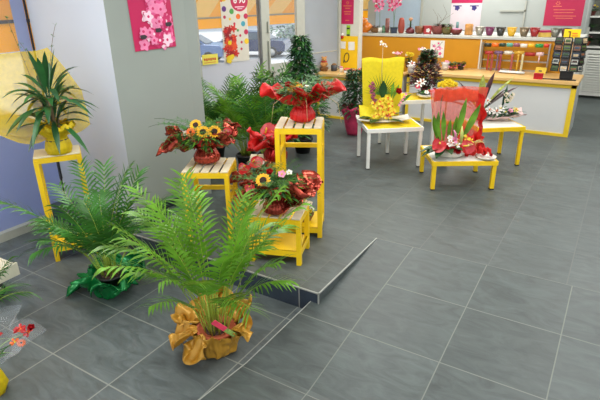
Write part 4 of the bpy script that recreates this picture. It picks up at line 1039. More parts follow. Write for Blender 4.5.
m_ = MB(); m_.grid(lambda u, v: (.06+.17*u, -.16+.14*v+.03*sin(u*6), .03+.05*v+.12*u+.03*sin(v*6+u*3)), 8, 8); solid(m_.build('foil_corner', REDF, t), .0015)
# the two bright red ones behind
rg = random.Random(54)
t = bouquet('wrapped_bouquet', 'bright red foil bouquet behind the stool with an orange bloom on top', (-2.95,4.20,H+.513), DREDF, 1.1, rg, ph=.7, flare=.27, zf=.30, ruff=5, amp=.1, m2=REDW)
filler(t, (0,0,.2), .2, .1, 60, .12, .03, [LEAFM, LEAFD], rg)
for p, k, s in (((.0,-.08,.35),'orange_gerbera',1.2),((-.08,-.1,.33),'red_anthurium',1.6),((.1,-.08,.32),'red_anthurium',1.6)): fl(k, t, p, (p[0],-.6,.7), s)
rg = random.Random(55)
t = bouquet('wrapped_bouquet', 'dark red foil bouquet sitting low between the stool and the low slatted stand', (-2.82,3.66,H+.353), DREDF, .9, rg, ph=.2, flare=.24, zf=.30, ruff=6, amp=.12, m2=REDF)
filler(t, (0,0,.2), .14, .12, 60, .11, .03, [LEAFM, LEAFD], rg)
for p, k, s in (((.0,-.08,.34),'red_anthurium',1.3),((-.08,-.1,.30),'red_anthurium',1.3),((.08,-.06,.33),'white_flower',1.4)): fl(k, t, p, (p[0],-.6,.7), s)
# small arrangement on lower shelf of the tall stand
t = thing('small_arrangement', 'small cream flower arrangement on the bottom shelf of the tallest stand', 'flower arrangement', (-2.37,3.83,H+.10), VIEW)
m_ = MB(); m_.lathe([(.06,0),(.09,.06),(.095,.07),(.08,.07)], 20); m_.build('bowl', MOSS, t)
rg = random.Random(57); filler(t, (0,0,.07), .11, .12, 60, .08, .03, [LEAFM, PALM], rg)
for k in range(9):
    a = k*.7; fl(['white_flower','cream_flower_cluster','yellow_chrysanthemum'][k % 3], t, (.07*cos(a), .07*sin(a)-.02, .12+.03*(k % 4)), (cos(a)*.5,-.5,.7), [1.6,.8,.7][k % 3])

# ------------------------------------------------------------------ yellow orchid arrangement
rg = random.Random(61)
t = thing('orchid_arrangement', 'yellow orchid arrangement before a yellow paper sheet on the white table', 'flower arrangement', (-2.61,6.22,H+.541), VIEW)
m_ = MB(); m_.grid(lambda u, v: (-.34+.70*u, -.15+.22*v, .03+.035*abs(2*u-1)**2+.02*(2*v-1)**2), 16, 6); o = solid(m_.build('white_dish', CERW, t), .018)
m_ = MB(); m_.box(-.1,.1,-.06,.06,.002,.03); m_.build('dish_foot', CERW, t)
m_ = MB()
def sheet(u, v):
    x = -.27+.56*u; return (x*(1-.12*(1-v)), .13+.05*(1-abs(2*u-1))+.02*v, .04+v*(.77+.012*sin(u*9)))
m_.grid(sheet, 24, 12); solid(m_.build('yellow_sheet', YPAPER, t), .0025)
m_ = MB()
def skirt(u, v): return (-.30+.36*u, -.04+.14*v-.06*sin(u*pi)*(1-v), .06+.15*v*(1-.3*u)+.03*sin(u*9)*(1-v))
m_.grid(skirt, 30, 5); solid(m_.build('yellow_skirt', YPAPER, t), .002)
m_ = MB()   # fan of a palm leaf
for i in range(19):
    a = radians(10+i*160/18); m_.strip((0,.1,.34), (cos(a),-.05,sin(a)), .30 if 3 < i < 15 else .24, .012, .02, 0, 3, side=Vector((-sin(a),0,cos(a))))
m_.build('fan_palm_leaf', LEAFM, t)
m_ = MB(); m_.leaf((0,.03,.28),(.0,-.08,1), .26,.11,-.02,0,6,.25,upv=(0,-1,.1)); m_.leaf((.17,.0,.1),(.25,-.4,.25),.16,.1,.2,0,5,.2); m_.leaf((.14,.06,.28),(.35,0,1),.24,.05,.1,1,5,.2,upv=(0,-1,0)); m_.leaf((.2,.04,.2),(.8,0,.8),.26,.05,.1,1,5,.2,upv=(0,-1,0)); m_.leaf((.12,.06,.28),(.1,0,1),.24,.05,0,1,5,.2,upv=(0,-1,0)); m_.leaf((-.05,-.06,.05),(-1,-.2,.1),.26,.08,.1,0,5,.2); m_.leaf((-.0,-.06,.05),(1,-.3,.05),.26,.07,.1,0,5,.2); m_.leaf((-.1,-.1,.05),(-.6,-.9,.1),.16,.08,.1,0,5,.2); m_.leaf((-.12,-.1,.07),(-1,-.1,.3),.24,.11,.3,0,5,.2); m_.leaf((-.02,-.14,.06),(-.9,-.7,.15),.22,.10,.2,0,5,.2); m_.leaf((.05,-.14,.06),(.9,-.6,.15),.24,.09,.2,0,5,.2)
m_.build('broad_leaves', [LEAFD, PALM], t)
for i in range(24):
    a = rg.random()*6.28; r = sqrt(rg.random()); x = .0+.14*r*cos(a); z = .21+.15*r*sin(a); fl('yellow_orchid', t, (x,-.1+rg.uniform(-.02,.03),z), (x,-1,.25), 1.35)
for i in range(6): fl('yellow_orchid', t, (-.12+.05*i, -.12, .11+.02*(i % 3)), (-.3+.1*i,-1,.3), 1.2)
for i in range(8): fl('statice_head', t, (-.13+.03*(i%2)-.01*i*.5, -.02, .26+.035*i), (-.2,-.8,.5), .75)
fl('red_rose', t, (.19,-.03,.40), (.2,-.8,.5), 1.2); fl('red_gerbera', t, (.05,-.13,.12), (0,-1,.3), .6)
for i in range(5): fl('pink_flower', t, (.22+.02*i,.0,.22+.035*i), (.3,-.8,.5), 1.2)
m_ = MB(); m_.tube([(-.0,.16,.5),(-.0,.165,.97),(-.02,.16,1.0)], .003, 5); m_.build('support_stick', CREAM, t)
fl('white_orchid', t, (-.02,.13,1.0), (-.3,-1,.2), .95); fl('white_orchid', t, (.03,.13,.97), (.3,-1,.2), .7)

# cone of maroon leaves, on the higher white table
c = Vector((-2.52, 6.98, H+.762))
c = gpix(426, 99.5, H+.762)
t = thing('calla_bowl', 'white bowl with pink and white flowers at the front of the higher white table', 'flower arrangement', gpix(423,101.0,H+.762)+Vector((-.05,.22,0)), VIEW)
m_ = MB(); m_.lathe([(.05,0),(.1,.03),(.115,.055),(.1,.055),(.05,.03)], 24); m_.build('bowl', CERW, t)
rg = random.Random(62); filler(t, (0,0,.05), .12, .08, 50, .07, .03, [LEAFM, LEAFD], rg)
for p, k, s in (((-.1,-.02,.2),'white_lily',1.2),((-.05,.02,.22),'white_lily',1.1),((-.12,-.04,.16),'deep_pink_flower',2.2),((.05,-.05,.1),'red_orchid',.9),((.09,-.04,.1),'pink_flower',2),((.0,-.07,.09),'white_flower',2),((.12,.0,.11),'red_rose',.7)): fl(k, t, p, (p[0],-.7,.7), s)
c = gpix(425, 96.0, H+.762); 
t = thing('maroon_croton', 'conical plant with maroon and dark green leaves behind the white bowl', 'potted plant', (c.x-.06, c.y+.18, H+.762), VIEW)
pot(t, .075, .1, DGREY)
m_ = MB(); rg = random.Random(63)
for i in range(1100):
    v = rg.random()**1.2; a = rg.random()*6.283; rr = (.21*(1-v)**.8+.03)*sqrt(rg.random()); z = .1+v*.50
    m_.leaf((rr*cos(a), rr*sin(a), z), (cos(a), sin(a), rg.uniform(0,1.1)), .085, .035, .3, 0 if rg.random() < (.75-.5*v*(rr < .1)) else 1, 3, .25)
m_.build('foliage', [LEAFR, LEAFD], t); m_ = MB(); m_.tube([(0,0,.08),(0,0,.55)], [.008,.003], 6); m_.build('stem', BARK, t)

# red-orange organza arrangement on the lowest table
t = thing('anthurium_arrangement', 'tropical arrangement before a red-orange organza sheet on the lowest table', 'flower arrangement', (-1.55,5.79,H+.352), VIEW); rg = random.Random(64)
m_ = MB(); m_.lathe([(.13,0),(.17,.03),(.18,.075),(.17,.085),(.15,.08)], 28, rip=.02, k=5); m_.build('shell_bowl', CERW, t)
m_ = MB()
def rs(u, v):
    x = -.24+.58*u; fl_ = .012*sin(u*13)*(1-v)+.004*sin(u*40)
    return (x*(.80+.28*v)+.05*(1-v)+(.05*v if u > .9 else 0), .13+fl_+.06*(1-(2*u-1)**2), .06+v*(.70-.02*(abs(2*u-1))**3)*(1+.03*u))
m_.grid(rs, 60, 12); m_.build('organza_sheet', RORG, t)
m_ = MB()
m_.grid(lambda u, v: (.06+.36*u+.02*sin(v*9), .02+.14*v+.03*sin(u*18), .02+.02*sin(u*20)+.30*v*(1-.5*u)+.03*sin(u*11+v*5)), 36, 10)
m_.grid(lambda u, v: (.12+.24*u, -.06+.10*v+.03*sin(u*16), .02+.10*v+.03*sin(u*20)), 30, 6)
m_.grid(lambda u, v: (.30+.07*u+.05*(1-v)+.015*sin(v*22), .10+.06*sin(u*5+v*9), .04+.66*v), 10, 30)
solid(m_.build('organza_gather', RORGD, t), .0012)
m_ = MB(); m_.grid(lambda u, v: (-.20+.52*u, .15+.05*(1-(2*u-1)**2), .60+.14*v+.01*sin(u*12)), 20, 3); solid(m_.build('orange_hem', mat('orange_organza', (240,120,40), .6, trans=.4, alpha=.8), t), .0012)
m_ = MB()
for (x, y, dx, L, W) in ((-.14,.05,-.22,.36,.07),(-.07,.04,-.1,.40,.06),(-.16,.03,-.02,.40,.055),(.06,.03,.14,.56,.075),(.12,.02,.38,.52,.085),(.04,.05,.05,.34,.06),(-.1,.02,-.35,.36,.06),(-.02,.04,.0,.3,.05)):
    m_.leaf((x,y,.14),(dx,-.02,1),L,W,.04,0,6,.2,upv=(0,-1,.1))
for a in range(9): m_.leaf((-.08,-.05,.1),(cos(2.2+a*.36),-.25+sin(2.2+a*.36)*.3,.12+.1*(a%3)),.30,.11,.35,1,5,.2)
m_.build('long_leaves', [PALM, LEAFD], t)
m_ = MB(); m_.tube([(-.13,.06,.1),(-.135,.07,.66)], .004, 5); m_.leaf((-.135,.07,.6),(.1,-.1,1),.12,.02,0,0,4); m_.build('brown_spathe', BARK, t)
for p, k, s in (((-.17,-.14,.18),'red_anthurium',1.7),((-.05,-.16,.19),'white_lily',.8),((.0,-.14,.22),'pink_orchid',1.1),((.03,-.16,.17),'white_orchid',1.0),((.12,-.14,.14),'red_anthurium',1.7),((-.02,-.18,.12),'red_carnation',1.3),((.04,-.18,.1),'red_carnation',1.3),((.16,-.06,.22),'yellow_orchid',1.2),((.2,-.08,.19),'yellow_lily',.8),((-.1,-.17,.13),'red_rose',1.0),((.22,-.1,.12),'cream_flower_cluster',.8),((-.05,-.12,.24),'white_flower',2)): fl(k, t, p, (p[0]*.8,-.8,.5), s)
m_ = MB(); m_.tube([(.03,-.12,.16),(.0,-.14,.3),(-.02,-.14,.34)], [.012,.014,.004], 8); m_.build('pink_bud', PINK, t)
m_ = MB(); m_.tube([(.09,-.1,.16),(.08,-.12,.3),(.075,-.12,.38)], [.012,.02,.003], 8); m_.build('lime_bud', mat('lime_bud', (206,214,120), .5), t)
ferny(t, (.18,-.05,.12), 8, .22, rg, [mat('straw_grass', (206,190,120), .6)], name='dry_grass', elr=(.5,1.3))
# small favor
c = gpix(487.5, 159.5, H+.352)
t = thing('favour_dish', 'small white dish of red sweets in tulle at the right corner of the lowest table', 'dish', (c.x-.02, c.y+.02, H+.352), VIEW)
m_ = MB(); m_.lathe([(.06,0),(.105,.02),(.11,.035),(.09,.03),(.04,.02)], 24, rip=.03, k=7); m_.build('dish', CERW, t)
for i in range(7): a = i*.9; fl(['red_carnation','white_flower'][i % 2], t, (.05*cos(a),.05*sin(a)-.01,.05+.006*(i%3)), (cos(a)*.4,-.3,.8), [.6,1.2][i % 2])
m_ = MB(); m_.grid(lambda u, v: (-.08+.15*u, .02+.03*sin(u*20)+.03*v, .04+.08*v+.01*sin(u*13)), 24, 4); solid(m_.build('red_tulle', RORGD, t), .001)

# yellow-frame table: white arrangement, behind: cordyline
c = gpix(503, 122.5, H+.527)
t = thing('white_lily_arrangement', 'low arrangement of white lilies in pinkish paper on the table by the counter', 'flower arrangement', (-1.27,7.08,H+.527), VIEW); rg = random.Random(66)
m_ = MB(); m_.grid(lambda u, v: (-.2+.52*u, -.08+.2*v-.03*sin(u*pi)*(1-v), .004+.05*(2*v-1)**2+.09*u*u*v+.045*u*(1-v)+.006*sin(u*22)), 30, 8); solid(m_.build('pink_paper', ICE, t), .004)
filler(t, (0,0.02,.05), .30, .12, 120, .12, .04, [LEAFM, LEAFD, LEAFB], rg, flat=.4)
for p, k, s in (((-.18,-.06,.15),'white_lily',1.1),((-.1,-.1,.14),'white_lily',1.2),((-.04,-.08,.18),'white_orchid',1.3),((-.2,0,.26),'white_lily',1.0),((.02,-.08,.12),'white_orchid',1.2),((.1,-.06,.14),'pink_flower',2),((.17,-.05,.15),'yellow_lily',.8),((.06,0,.25),'cream_flower_cluster',1.0),((.1,.02,.29),'cream_flower_cluster',1.0),((.05,.02,.33),'cream_flower_cluster',.9),((.12,.0,.34),'cream_flower_cluster',.7)): fl(k, t, p, (p[0]*.5,-.7,.6), s)
m_ = MB(); m_.leaf((.02,.05,.12),(.12,0,1),.34,.05,0,0,5,.25,upv=(0,-1,0)); m_.leaf((.2,0,.1),(.9,0,.2),.16,.03,.2,0,4); m_.leaf((-.22,-.05,.1),(-.5,-.6,.2),.16,.05,.3,1,5,.2); m_.build('spear_leaf', [LEAFB, PALM], t)
c = gpix(478, 112, H+.527)
t = thing('cordyline', 'dark sword-leaved cordyline behind the red-orange organza arrangement', 'potted plant', (-1.45,7.27,H+.527), VIEW)
t.location = (-1.52, 6.98, H+.527)
pot(t, .08, .12, BLACK); m_ = MB(); rg = random.Random(67)
for (az, el, L, mi) in ((2.9,.75,.42,1),(2.5,.95,.40,0),(3.2,.5,.34,1),(.1,.95,.48,2),(.35,.65,.46,0),(.0,.8,.34,0),(1.4,1.2,.40,2),(4.5,1.1,.32,1),(5.6,.9,.34,0),(.7,1.25,.44,0),(3.6,.9,.3,2)):
    m_.leaf((.02*cos(az),.02*sin(az),.11),(cos(az)*cos(el),sin(az)*cos(el)*.6,sin(el)),L*1.45,.09,.16,mi,7,.3)
m_.build('leaves', [mat('black_maroon_leaf', (66,34,44), .35, var=.3, trans=.1), LEAFD, mat('variegated_leaf', (150,160,60), .4, var=.5, scale=25, trans=.1)], t)
# yellow chrysanthemum pot behind the sheet (on the counter side of the tables)
c = ypix(448, 84, 6.75)
t = thing('yellow_chrysanthemum_pot', 'round cushion of yellow chrysanthemums rising above the red-orange sheet', 'potted plant', (-1.93,6.48,H+.0), VIEW)
c0 = ypix(448, 84, 6.45); t.location = (c0.x, 6.45, H); rz0 = c0.z-H
pot(t, .1, .2, mat('pale_plastic_pot', (216,216,210), .4), z=0)
m_ = MB(); m_.tube([(0,0,.18),(0,0,rz0-.08)], [.012,.008], 6); m_.build('stem', LEAFM, t)
rg = random.Random(68); filler(t, (0,0,rz0-.14), .12, .1, 70, .07, .03, [LEAFM, PALM], rg)
for i in range(26):
    a = i*2.4; r = .115*sqrt((i+.5)/26); fl('yellow_chrysanthemum', t, (r*cos(a), r*sin(a), rz0+.04-.5*r), (r*cos(a)*6, r*sin(a)*6-.2, 1), 1.15)

# potted flowers on the long counter behind
items = [(397,54,'pink hydrangea-like bloom pot on the worktop behind the yellow sheet','pink_flower','white_flower',.08),(409,55,'yellow flower pot on the worktop right of the pink blooms','yellow_chrysanthemum','white_flower',.06),(422,50,'white and pink blossom pot half behind the maroon cone','white_flower','pink_flower',.07),(437,50,'pink and white blossom pot right of the maroon cone','pink_flower','white_flower',.08),(452,68,'red and pink flowering pot on the worktop before the orange panel','deep_pink_flower','pink_flower',.08),(461,66,'pink flowering pot at the left of the cordyline tips','pink_flower','deep_pink_flower',.06)]
for i, (px, py, lb, k1, k2, rr) in enumerate(items):
    Y = 9.0+.12*(i % 3); c = ypix(px, py, Y); top = c.z-WT
    t = thing('flowering_pot', lb, 'potted plant', (c.x, Y, WT), VIEW); rg = random.Random(70+i)
    pot(t, .06, .1, [CERW, MOSS, DGREY][i % 3])
    m_ = MB()
    for k in range(5): m_.tube([(0,0,.09),(.02*cos(k*1.2),.02*sin(k*1.2),top)], .003, 4)
    m_.build('stems', LEAFM, t)
    filler(t, (0,0,.09), .09, max(.05, top-.1), 60, .06, .03, [LEAFM, LEAFD], rg)
    for j in range(14):
        a = j*2.4; r = rr*sqrt((j+.5)/14); fl(k1 if j % 3 else k2, t, (r*cos(a), r*sin(a), top+.03*rg.random()), (r*cos(a)*6, -.6, .6), 1.2)
items2 = [(399,66,(150,110,120),'mauve wrapped pot low on the worktop behind the yellow sheet'),(411,67,(200,190,180),'pale wrapped pot low on the worktop left of the maroon cone'),(445,64,(206,200,196),'white wrapped pot low on the worktop right of the maroon cone')]
for i, (px, py, rgb, lb) in enumerate(items2):
    c = gpix(px, py+6, WT); t = thing('wrapped_pot', lb, 'pot', c+Vector((0,0,0)), VIEW)
    m_ = MB(); m_.lathe([(.045,0),(.06,.07),(.055,.09),(.085,.13)], 20, rip=.04, k=8); solid(m_.build('paper', mat('wrapped_pot_%d' % i, rgb, .5, var=.2, scale=30), t), .003)
    m_ = MB(); m_.lathe([(1e-4,.085),(.05,.085)], 12); m_.build('soil', SOIL, t)
    fl(['deep_pink_flower','white_lily','pink_flower'][i], t, (0,-.02,.15), (0,-.7,.7), 1.3); fl('pink_flower', t, (.03,-.02,.14), (.3,-.7,.7), 1.5)
# papers on orange panel
c = ypix(437, 49, 9.49)
t = poster_frame('orchid_print', 'white picture of twigs and pink blossoms on the orange divider', (c.x, 9.497, c.z), (0,0,0), .26, .30, PAPERW)
m_ = MB()
for x, z, r, k in ((-.06,.05,.03,0),(.04,.02,.035,0),(.06,-.08,.03,1),(-.04,-.07,.03,1),(.02,.1,.02,1)): disc(m_, x, z, r, k, -.0045, 15, .3)
m_.build('printed_blossoms', [MATS['print_pink'], MATS['print_rose']], t)
m_ = MB(); m_.tube([(-.1,-.006,-.14),(-.02,-.006,.0),(.09,-.006,.13)], .004, 4); m_.tube([(-.02,-.006,.0),(-.1,-.006,.08)], .003, 4); m_.build('printed_twig', BARK, t)

# ------------------------------------------------------------------ left counter items
c = gpix(324, 71, 1.0)
t = thing('teddy_basket', 'small brown toy bear in a basket on the left counter', 'toy', c, VIEW)
m_ = MB(); m_.lathe([(.06,0),(.08,.06),(.085,.07),(.07,.065)], 20, rip=.02, k=12); m_.build('basket', MOSS, t)
BR = mat('bear_fur', (196,140,80), .9, var=.2, scale=60, bump=.4)
m_ = MB(); m_.ball((0,0,.12), .06, 0, 12, (1,.9,1.1)); m_.ball((0,-.01,.21), .047, 0, 12); m_.ball((-.035,0,.25), .017, 0); m_.ball((.035,0,.25), .017, 0); m_.ball((-.05,-.04,.13), .022, 0, 8, (1,1,1.4)); m_.ball((.05,-.04,.13), .022, 0, 8, (1,1,1.4)); m_.ball((0,-.05,.2), .018, 0); m_.build('bear', BR, t)
m_ = MB(); m_.ball((-.017,-.05,.222), .006); m_.ball((.017,-.05,.222), .006); m_.ball((0,-.067,.204), .006); m_.build('eyes_and_nose', BLACK, t)
m_ = MB(); m_.tube([(.05*cos(a*pi/6),.045*sin(a*pi/6),.172) for a in range(13)], .01, 6); m_.build('scarf', RPET, t)
c = gpix(334, 71, 1.0)
t = thing('mug', 'dark mug beside the bear basket on the left counter', 'mug', c, VIEW)
m_ = MB(); m_.lathe([(.045,0),(.055,.01),(.058,.11),(.05,.11),(.048,.02)], 20); m_.build('body', DGREY, t); m_ = MB(); m_.tube([(.055,0,.09),(.09,0,.08),(.09,0,.04),(.055,0,.025)], .007, 6); m_.build('handle', DGREY, t); m_ = MB(); m_.ball((0,0,.11), .045, 0, 10, (1,1,.7)); m_.build('filling', MOSS, t)
c = gpix(341, 72, 1.0)
t = thing('small_jar', 'pale small jar between the mug and the red tray', 'jar', c, VIEW); m_ = MB(); m_.lathe([(.03,0),(.032,.07),(.026,.08)], 16); m_.build('body', CERW, t); m_ = MB(); m_.lathe([(.03,.08),(.03,.1),(1e-4,.1)], 16); m_.build('lid', PINK, t)
c = gpix(351, 72.5, 1.0)
t = thing('tray', 'white tray topped with red paper on the left counter by the fig', 'tray', c, VIEW)
m_ = MB(); m_.box(-.13,.13,-.07,.07,0,.035); bevel(m_.build('tray', WHITE, t), .008); m_ = MB(); m_.grid(lambda u, v: (-.13+.3*u, -.06+.12*v, .05+.02*sin(u*7)+.02*sin(v*5)), 12, 6); solid(m_.build('red_paper', mat('coral_paper', (230,90,66), .5), t), .003)

# ------------------------------------------------------------------ ledge items
YL = 9.72
def led(px): return ypix(px, 33, YL).x
def ledthing(name, label, cat, px, group=None):
    t = thing(name, label, cat, (led(px), YL, LT), VIEW, group)
    if name != 'potted_orchid': t.scale = (1.22,)*3
    return t
def lpot(name, label, px, prof, m, cat='pot', group=None, rip=0, soil=None, part='body'):
    t = ledthing(name, label, cat, px, group)
    m_ = MB(); m_.lathe(prof, 22, rip=rip, k=8); m_.build(part, m, t)
    if soil: m_ = MB(); m_.lathe([(soil[0],soil[1]),(1e-4,soil[1]+.01)], 16); m_.build('inner_rim', DGREY, t)
    return t
WLEDGE = 0
OC = mat('orange_glaze', (226,130,40), .25, var=.3, scale=12, coat=.4)
t = ledthing('bird_ornament', 'orange ceramic bird ornament at the left end of the ledge', 'ornament', 365)
m_ = MB(); m_.ball((.02,0,.08), .085, 0, 16, (1.15,.9,.9)); m_.ball((.0,0,.15), .045, 0, 12, (1,1,1.3)); m_.ball((-.035,0,.2), .038, 0, 12); m_.lathe([(.05,0),(.055,.012),(.03,.02)], 16); m_.build('body', OC, t)
m_ = MB(); m_.tube([(-.06,0,.2),(-.11,0,.205)], [.014,.002], 8); m_.tube([(.08,0,.1),(.15,0,.06)], [.03,.01], 8); m_.build('beak_and_tail', mat('brown_glaze', (150,70,30), .3), t)
t = lpot('low_bowl', 'low brown-green planted bowl right of the orange bird', 376, [(.05,0),(.085,.02),(.095,.07),(.085,.075),(.07,.06)], MOSS, 'bowl')
filler(t, (0,0,.07), .07, .04, 40, .05, .02, [LEAFD, LEAFR], random.Random(81))
lpot('glass_jar', 'small green glass jar between the bowl and the striped vase', 383.5, [(.03,0),(.033,.07),(.02,.09),(.022,.11)], mat('green_glass', (90,150,110), .1, alpha=.7), 'jar')
lpot('striped_vase', 'tall narrow grey and red vase left of the orchid planter', 386.5+.6, [(.028,0),(.034,.1),(.034,.22),(.03,.22),(.028,.05)], mat('striped_clay', (140,90,84), .5, var=.4, scale=20), 'vase')
def orchid_pot(label, px, potm, stems, sq=True):
    t = ledthing('potted_orchid', label, 'potted plant', px)
    m_ = MB()
    if sq: m_.lathe([(.075,0),(.09,.1),(.08,.1),(.07,.03)], 4, 0, Matrix.Rotation(pi/4,4,'Z'), smooth=False)
    else: m_.lathe([(.05,0),(.08,.05),(.075,.1),(.068,.1)], 20)
    m_.build('pot', potm, t); m_ = MB(); m_.lathe([(.06,.09),(1e-4,.1)], 14); m_.build('soil', SOIL, t)
    m_ = MB()
    for a in (.3,2.7,4,5.4): m_.leaf((0,0,.09),(cos(a),sin(a),.4),.13,.05,.3,0,4)
    m_.build('leaves', LEAFD, t)
    for si, (lean, hh, keys) in enumerate(stems):
        m_ = MB(); pts = [(lean*u*u, 0, .1+hh*sin(u*1.45)) for u in [i/10 for i in range(11)]]; m_.tube(pts, .004, 5); m_.build('flower_stem', LEAFM, t)
        for j, k in enumerate(keys):
            u = .55+.45*j/len(keys); i = int(u*10); p = pts[min(10, i)]
            fl(k, t, (p[0]+(.045 if j % 2 else -.045), -.02, p[2]+.01), (.2 if j % 2 else -.2, -1, .1), 1.9)
orchid_pot('tall pink orchid in a square dark blue planter on the ledge', 393.5, mat('dark_blue_glaze', (50,60,80), .3), [(.07,.58,['pink_orchid','deep_pink_orchid','pink_orchid','pink_orchid','pink_orchid']),(-.12,.52,['deep_pink_orchid','pink_orchid','pink_orchid','deep_pink_orchid'])])
orchid_pot('pale pink orchid on a tall stem behind the low bowl on the ledge', 379.5, CERW, [(-.06,.50,['pink_orchid','pink_orchid','deep_pink_orchid','pink_orchid','pink_orchid'])], False)
lpot('tall_vase', 'tall plain brick-red vase on the ledge', 401, [(.03,0),(.048,.03),(.052,.12),(.04,.2),(.03,.23),(.025,.23)], mat('brick_red_clay', (160,70,56), .6), 'vase')
t = lpot('ball_plant', 'dark pot with green stem and tan ball on the ledge', 410, [(.05,0),(.075,.02),(.06,.06),(.03,.09)], mat('maroon_glaze', (110,40,50), .3), 'ornament')
m_ = MB(); m_.tube([(0,0,.08),(0,0,.2)], .012, 6); 
for a in range(8): m_.leaf((0,0,.12),(cos(a*.8),sin(a*.8),.3),.06,.03,.2)
m_.build('stem', LEAFD, t); m_ = MB(); m_.ball((0,0,.21), .032, 0, 12, (1,1,.8)); m_.build('ball', mat('tan_ball', (200,150,110), .7), t)
t = lpot('round_pot', 'red and green round pot right of the tan ball plant', 419, [(.04,0),(.06,.02),(.07,.08),(.066,.11),(.058,.1)], mat('red_green_glaze', (130,84,56), .4, var=.5, scale=18)); filler(t, (0,0,.09), .05, .02, 30, .04, .03, [RPET, LEAFM], random.Random(82))
t = ledthing('square_tin', 'square red box with a white heart-like spot on the ledge', 'box', 427); m_ = MB(); m_.box(-.055,.055,-.05,.05,0,.11); bevel(m_.build('tin', mat('tin_red', (180,56,60), .4), t), .005); m_ = MB(); disc(m_, .0, .055, .03, 0, -.052, 16, .15); m_.build('white_spot', PAPERW, t); m_ = MB(); m_.box(-.058,.058,-.053,.053,.11,.12); m_.build('lid', MATS['tin_red'], t)
t = lpot('twig_planter', 'round wicker-red planter with bare curling twigs on the ledge', 437.5, [(.06,0),(.09,.04),(.095,.1),(.08,.12),(.07,.11)], mat('wicker_red', (130,66,60), .7, var=.3, scale=40, bump=.4), 'potted plant')
m_ = MB()
for (x1, x2, h_) in ((.12,.05,.42),(-.02,-.1,.36),(.08,.22,.30),(.05,-.02,.3)): m_.tube([(0,0,.1),(x1*.4,0,.18),(x1,0,h_*.7),(x2,0,h_)], [.004,.003,.002,.0015], 4)
m_.build('twigs', BARK, t); filler(t, (0.02,0,.1), .11, .06, 60, .06, .03, [LEAFR, LEAFD], random.Random(83))
t = lpot('fern_pot', 'green-leaved pot right beside the twig planter', 446.5, [(.05,0),(.075,.04),(.08,.1),(.07,.11)], mat('olive_brown_glaze', (110,96,50), .5, var=.3)); filler(t, (0,0,.1), .08, .05, 50, .07, .035, [LEAFM, LEAFR], random.Random(84))
t = lpot('red_bowl', 'dark red bowl with pale pink filling on the ledge before the face poster', 456, [(.04,0),(.08,.03),(.09,.075),(.08,.08),(.07,.06)], mat('dark_red_glaze', (110,44,40), .35), 'bowl')
m_ = MB(); m_.ball((0,0,.07), .065, 0, 12, (1,1,.35)); m_.build('filling', PINK, t); m_ = MB(); m_.tube([(.01,0,.08),(.01,0,.18)], [.022,.02], 10); m_.build('teal_candle', mat('teal_wax', (110,150,150), .5), t)
t = lpot('tan_jar', 'tan lidded jar with an uneven rim on the ledge', 468.5, [(.055,0),(.06,.02),(.055,.1),(.06,.14),(.05,.14)], mat('tan_glaze', (206,146,76), .5, var=.3, scale=16), 'jar'); m_ = MB(); m_.lathe([(.06,.14),(.05,.155),(1e-4,.16)], 16); m_.build('lid', MATS['tan_glaze'], t)
cup = [(.035,0),(.045,.02),(.068,.115),(.062,.115),(.042,.03)]
for px, rgb, wd, mtl in ((479.5,(170,164,150),'silver-grey',.6),(489.5,(120,44,84),'plum purple',0),(500.5,(52,48,42),'dark brown',0),(511.5,(232,180,40),'golden yellow',0),(524,(140,124,100),'bronze',.6),(534.5,(160,34,36),'deep red',0),(555.5,(130,130,120),'pewter grey',.5),(566,(80,34,40),'blackish red',0)):
    t = ledthing('flower_pot', '%s tapered flower pot in the row on the ledge' % wd, 'pot', px, 'tapered pots on the ledge')
    m_ = MB(); m_.lathe(cup, 24); m_.build('body', mat('pot_'+wd.replace(' ','_').replace('-','_'), rgb, .3, mtl, var=.08, coat=.3), t); m_ = MB(); m_.tube([(.067*cos(a*pi/10), .067*sin(a*pi/10), .115) for a in range(21)], .004, 5); m_.build('rim', MATS['pot_'+wd.replace(' ','_').replace('-','_')], t)
t = ledthing('gift_box', 'small yellow and pink box among the pots on the ledge', 'box', 545); m_ = MB(); m_.box(-.07,.07,-.05,.05,0,.085); bevel(m_.build('carton', mat('yellow_card', (226,190,90), .5), t), .004); m_ = MB(); m_.box(-.071,.071,-.051,.051,.06,.086); m_.build('pink_lid', PINKF, t)
t = ledthing('pink_box', 'pale pink and white boxes at the right end of the ledge', 'box', 573.5); m_ = MB(); m_.box(-.05,.045,-.05,.05,0,.11); bevel(m_.build('carton', mat('pale_pink_card', (216,180,196), .5), t), .004); m_ = MB(); m_.box(-.051,.046,-.051,.051,.08,.085); m_.build('band', PAPERW, t)

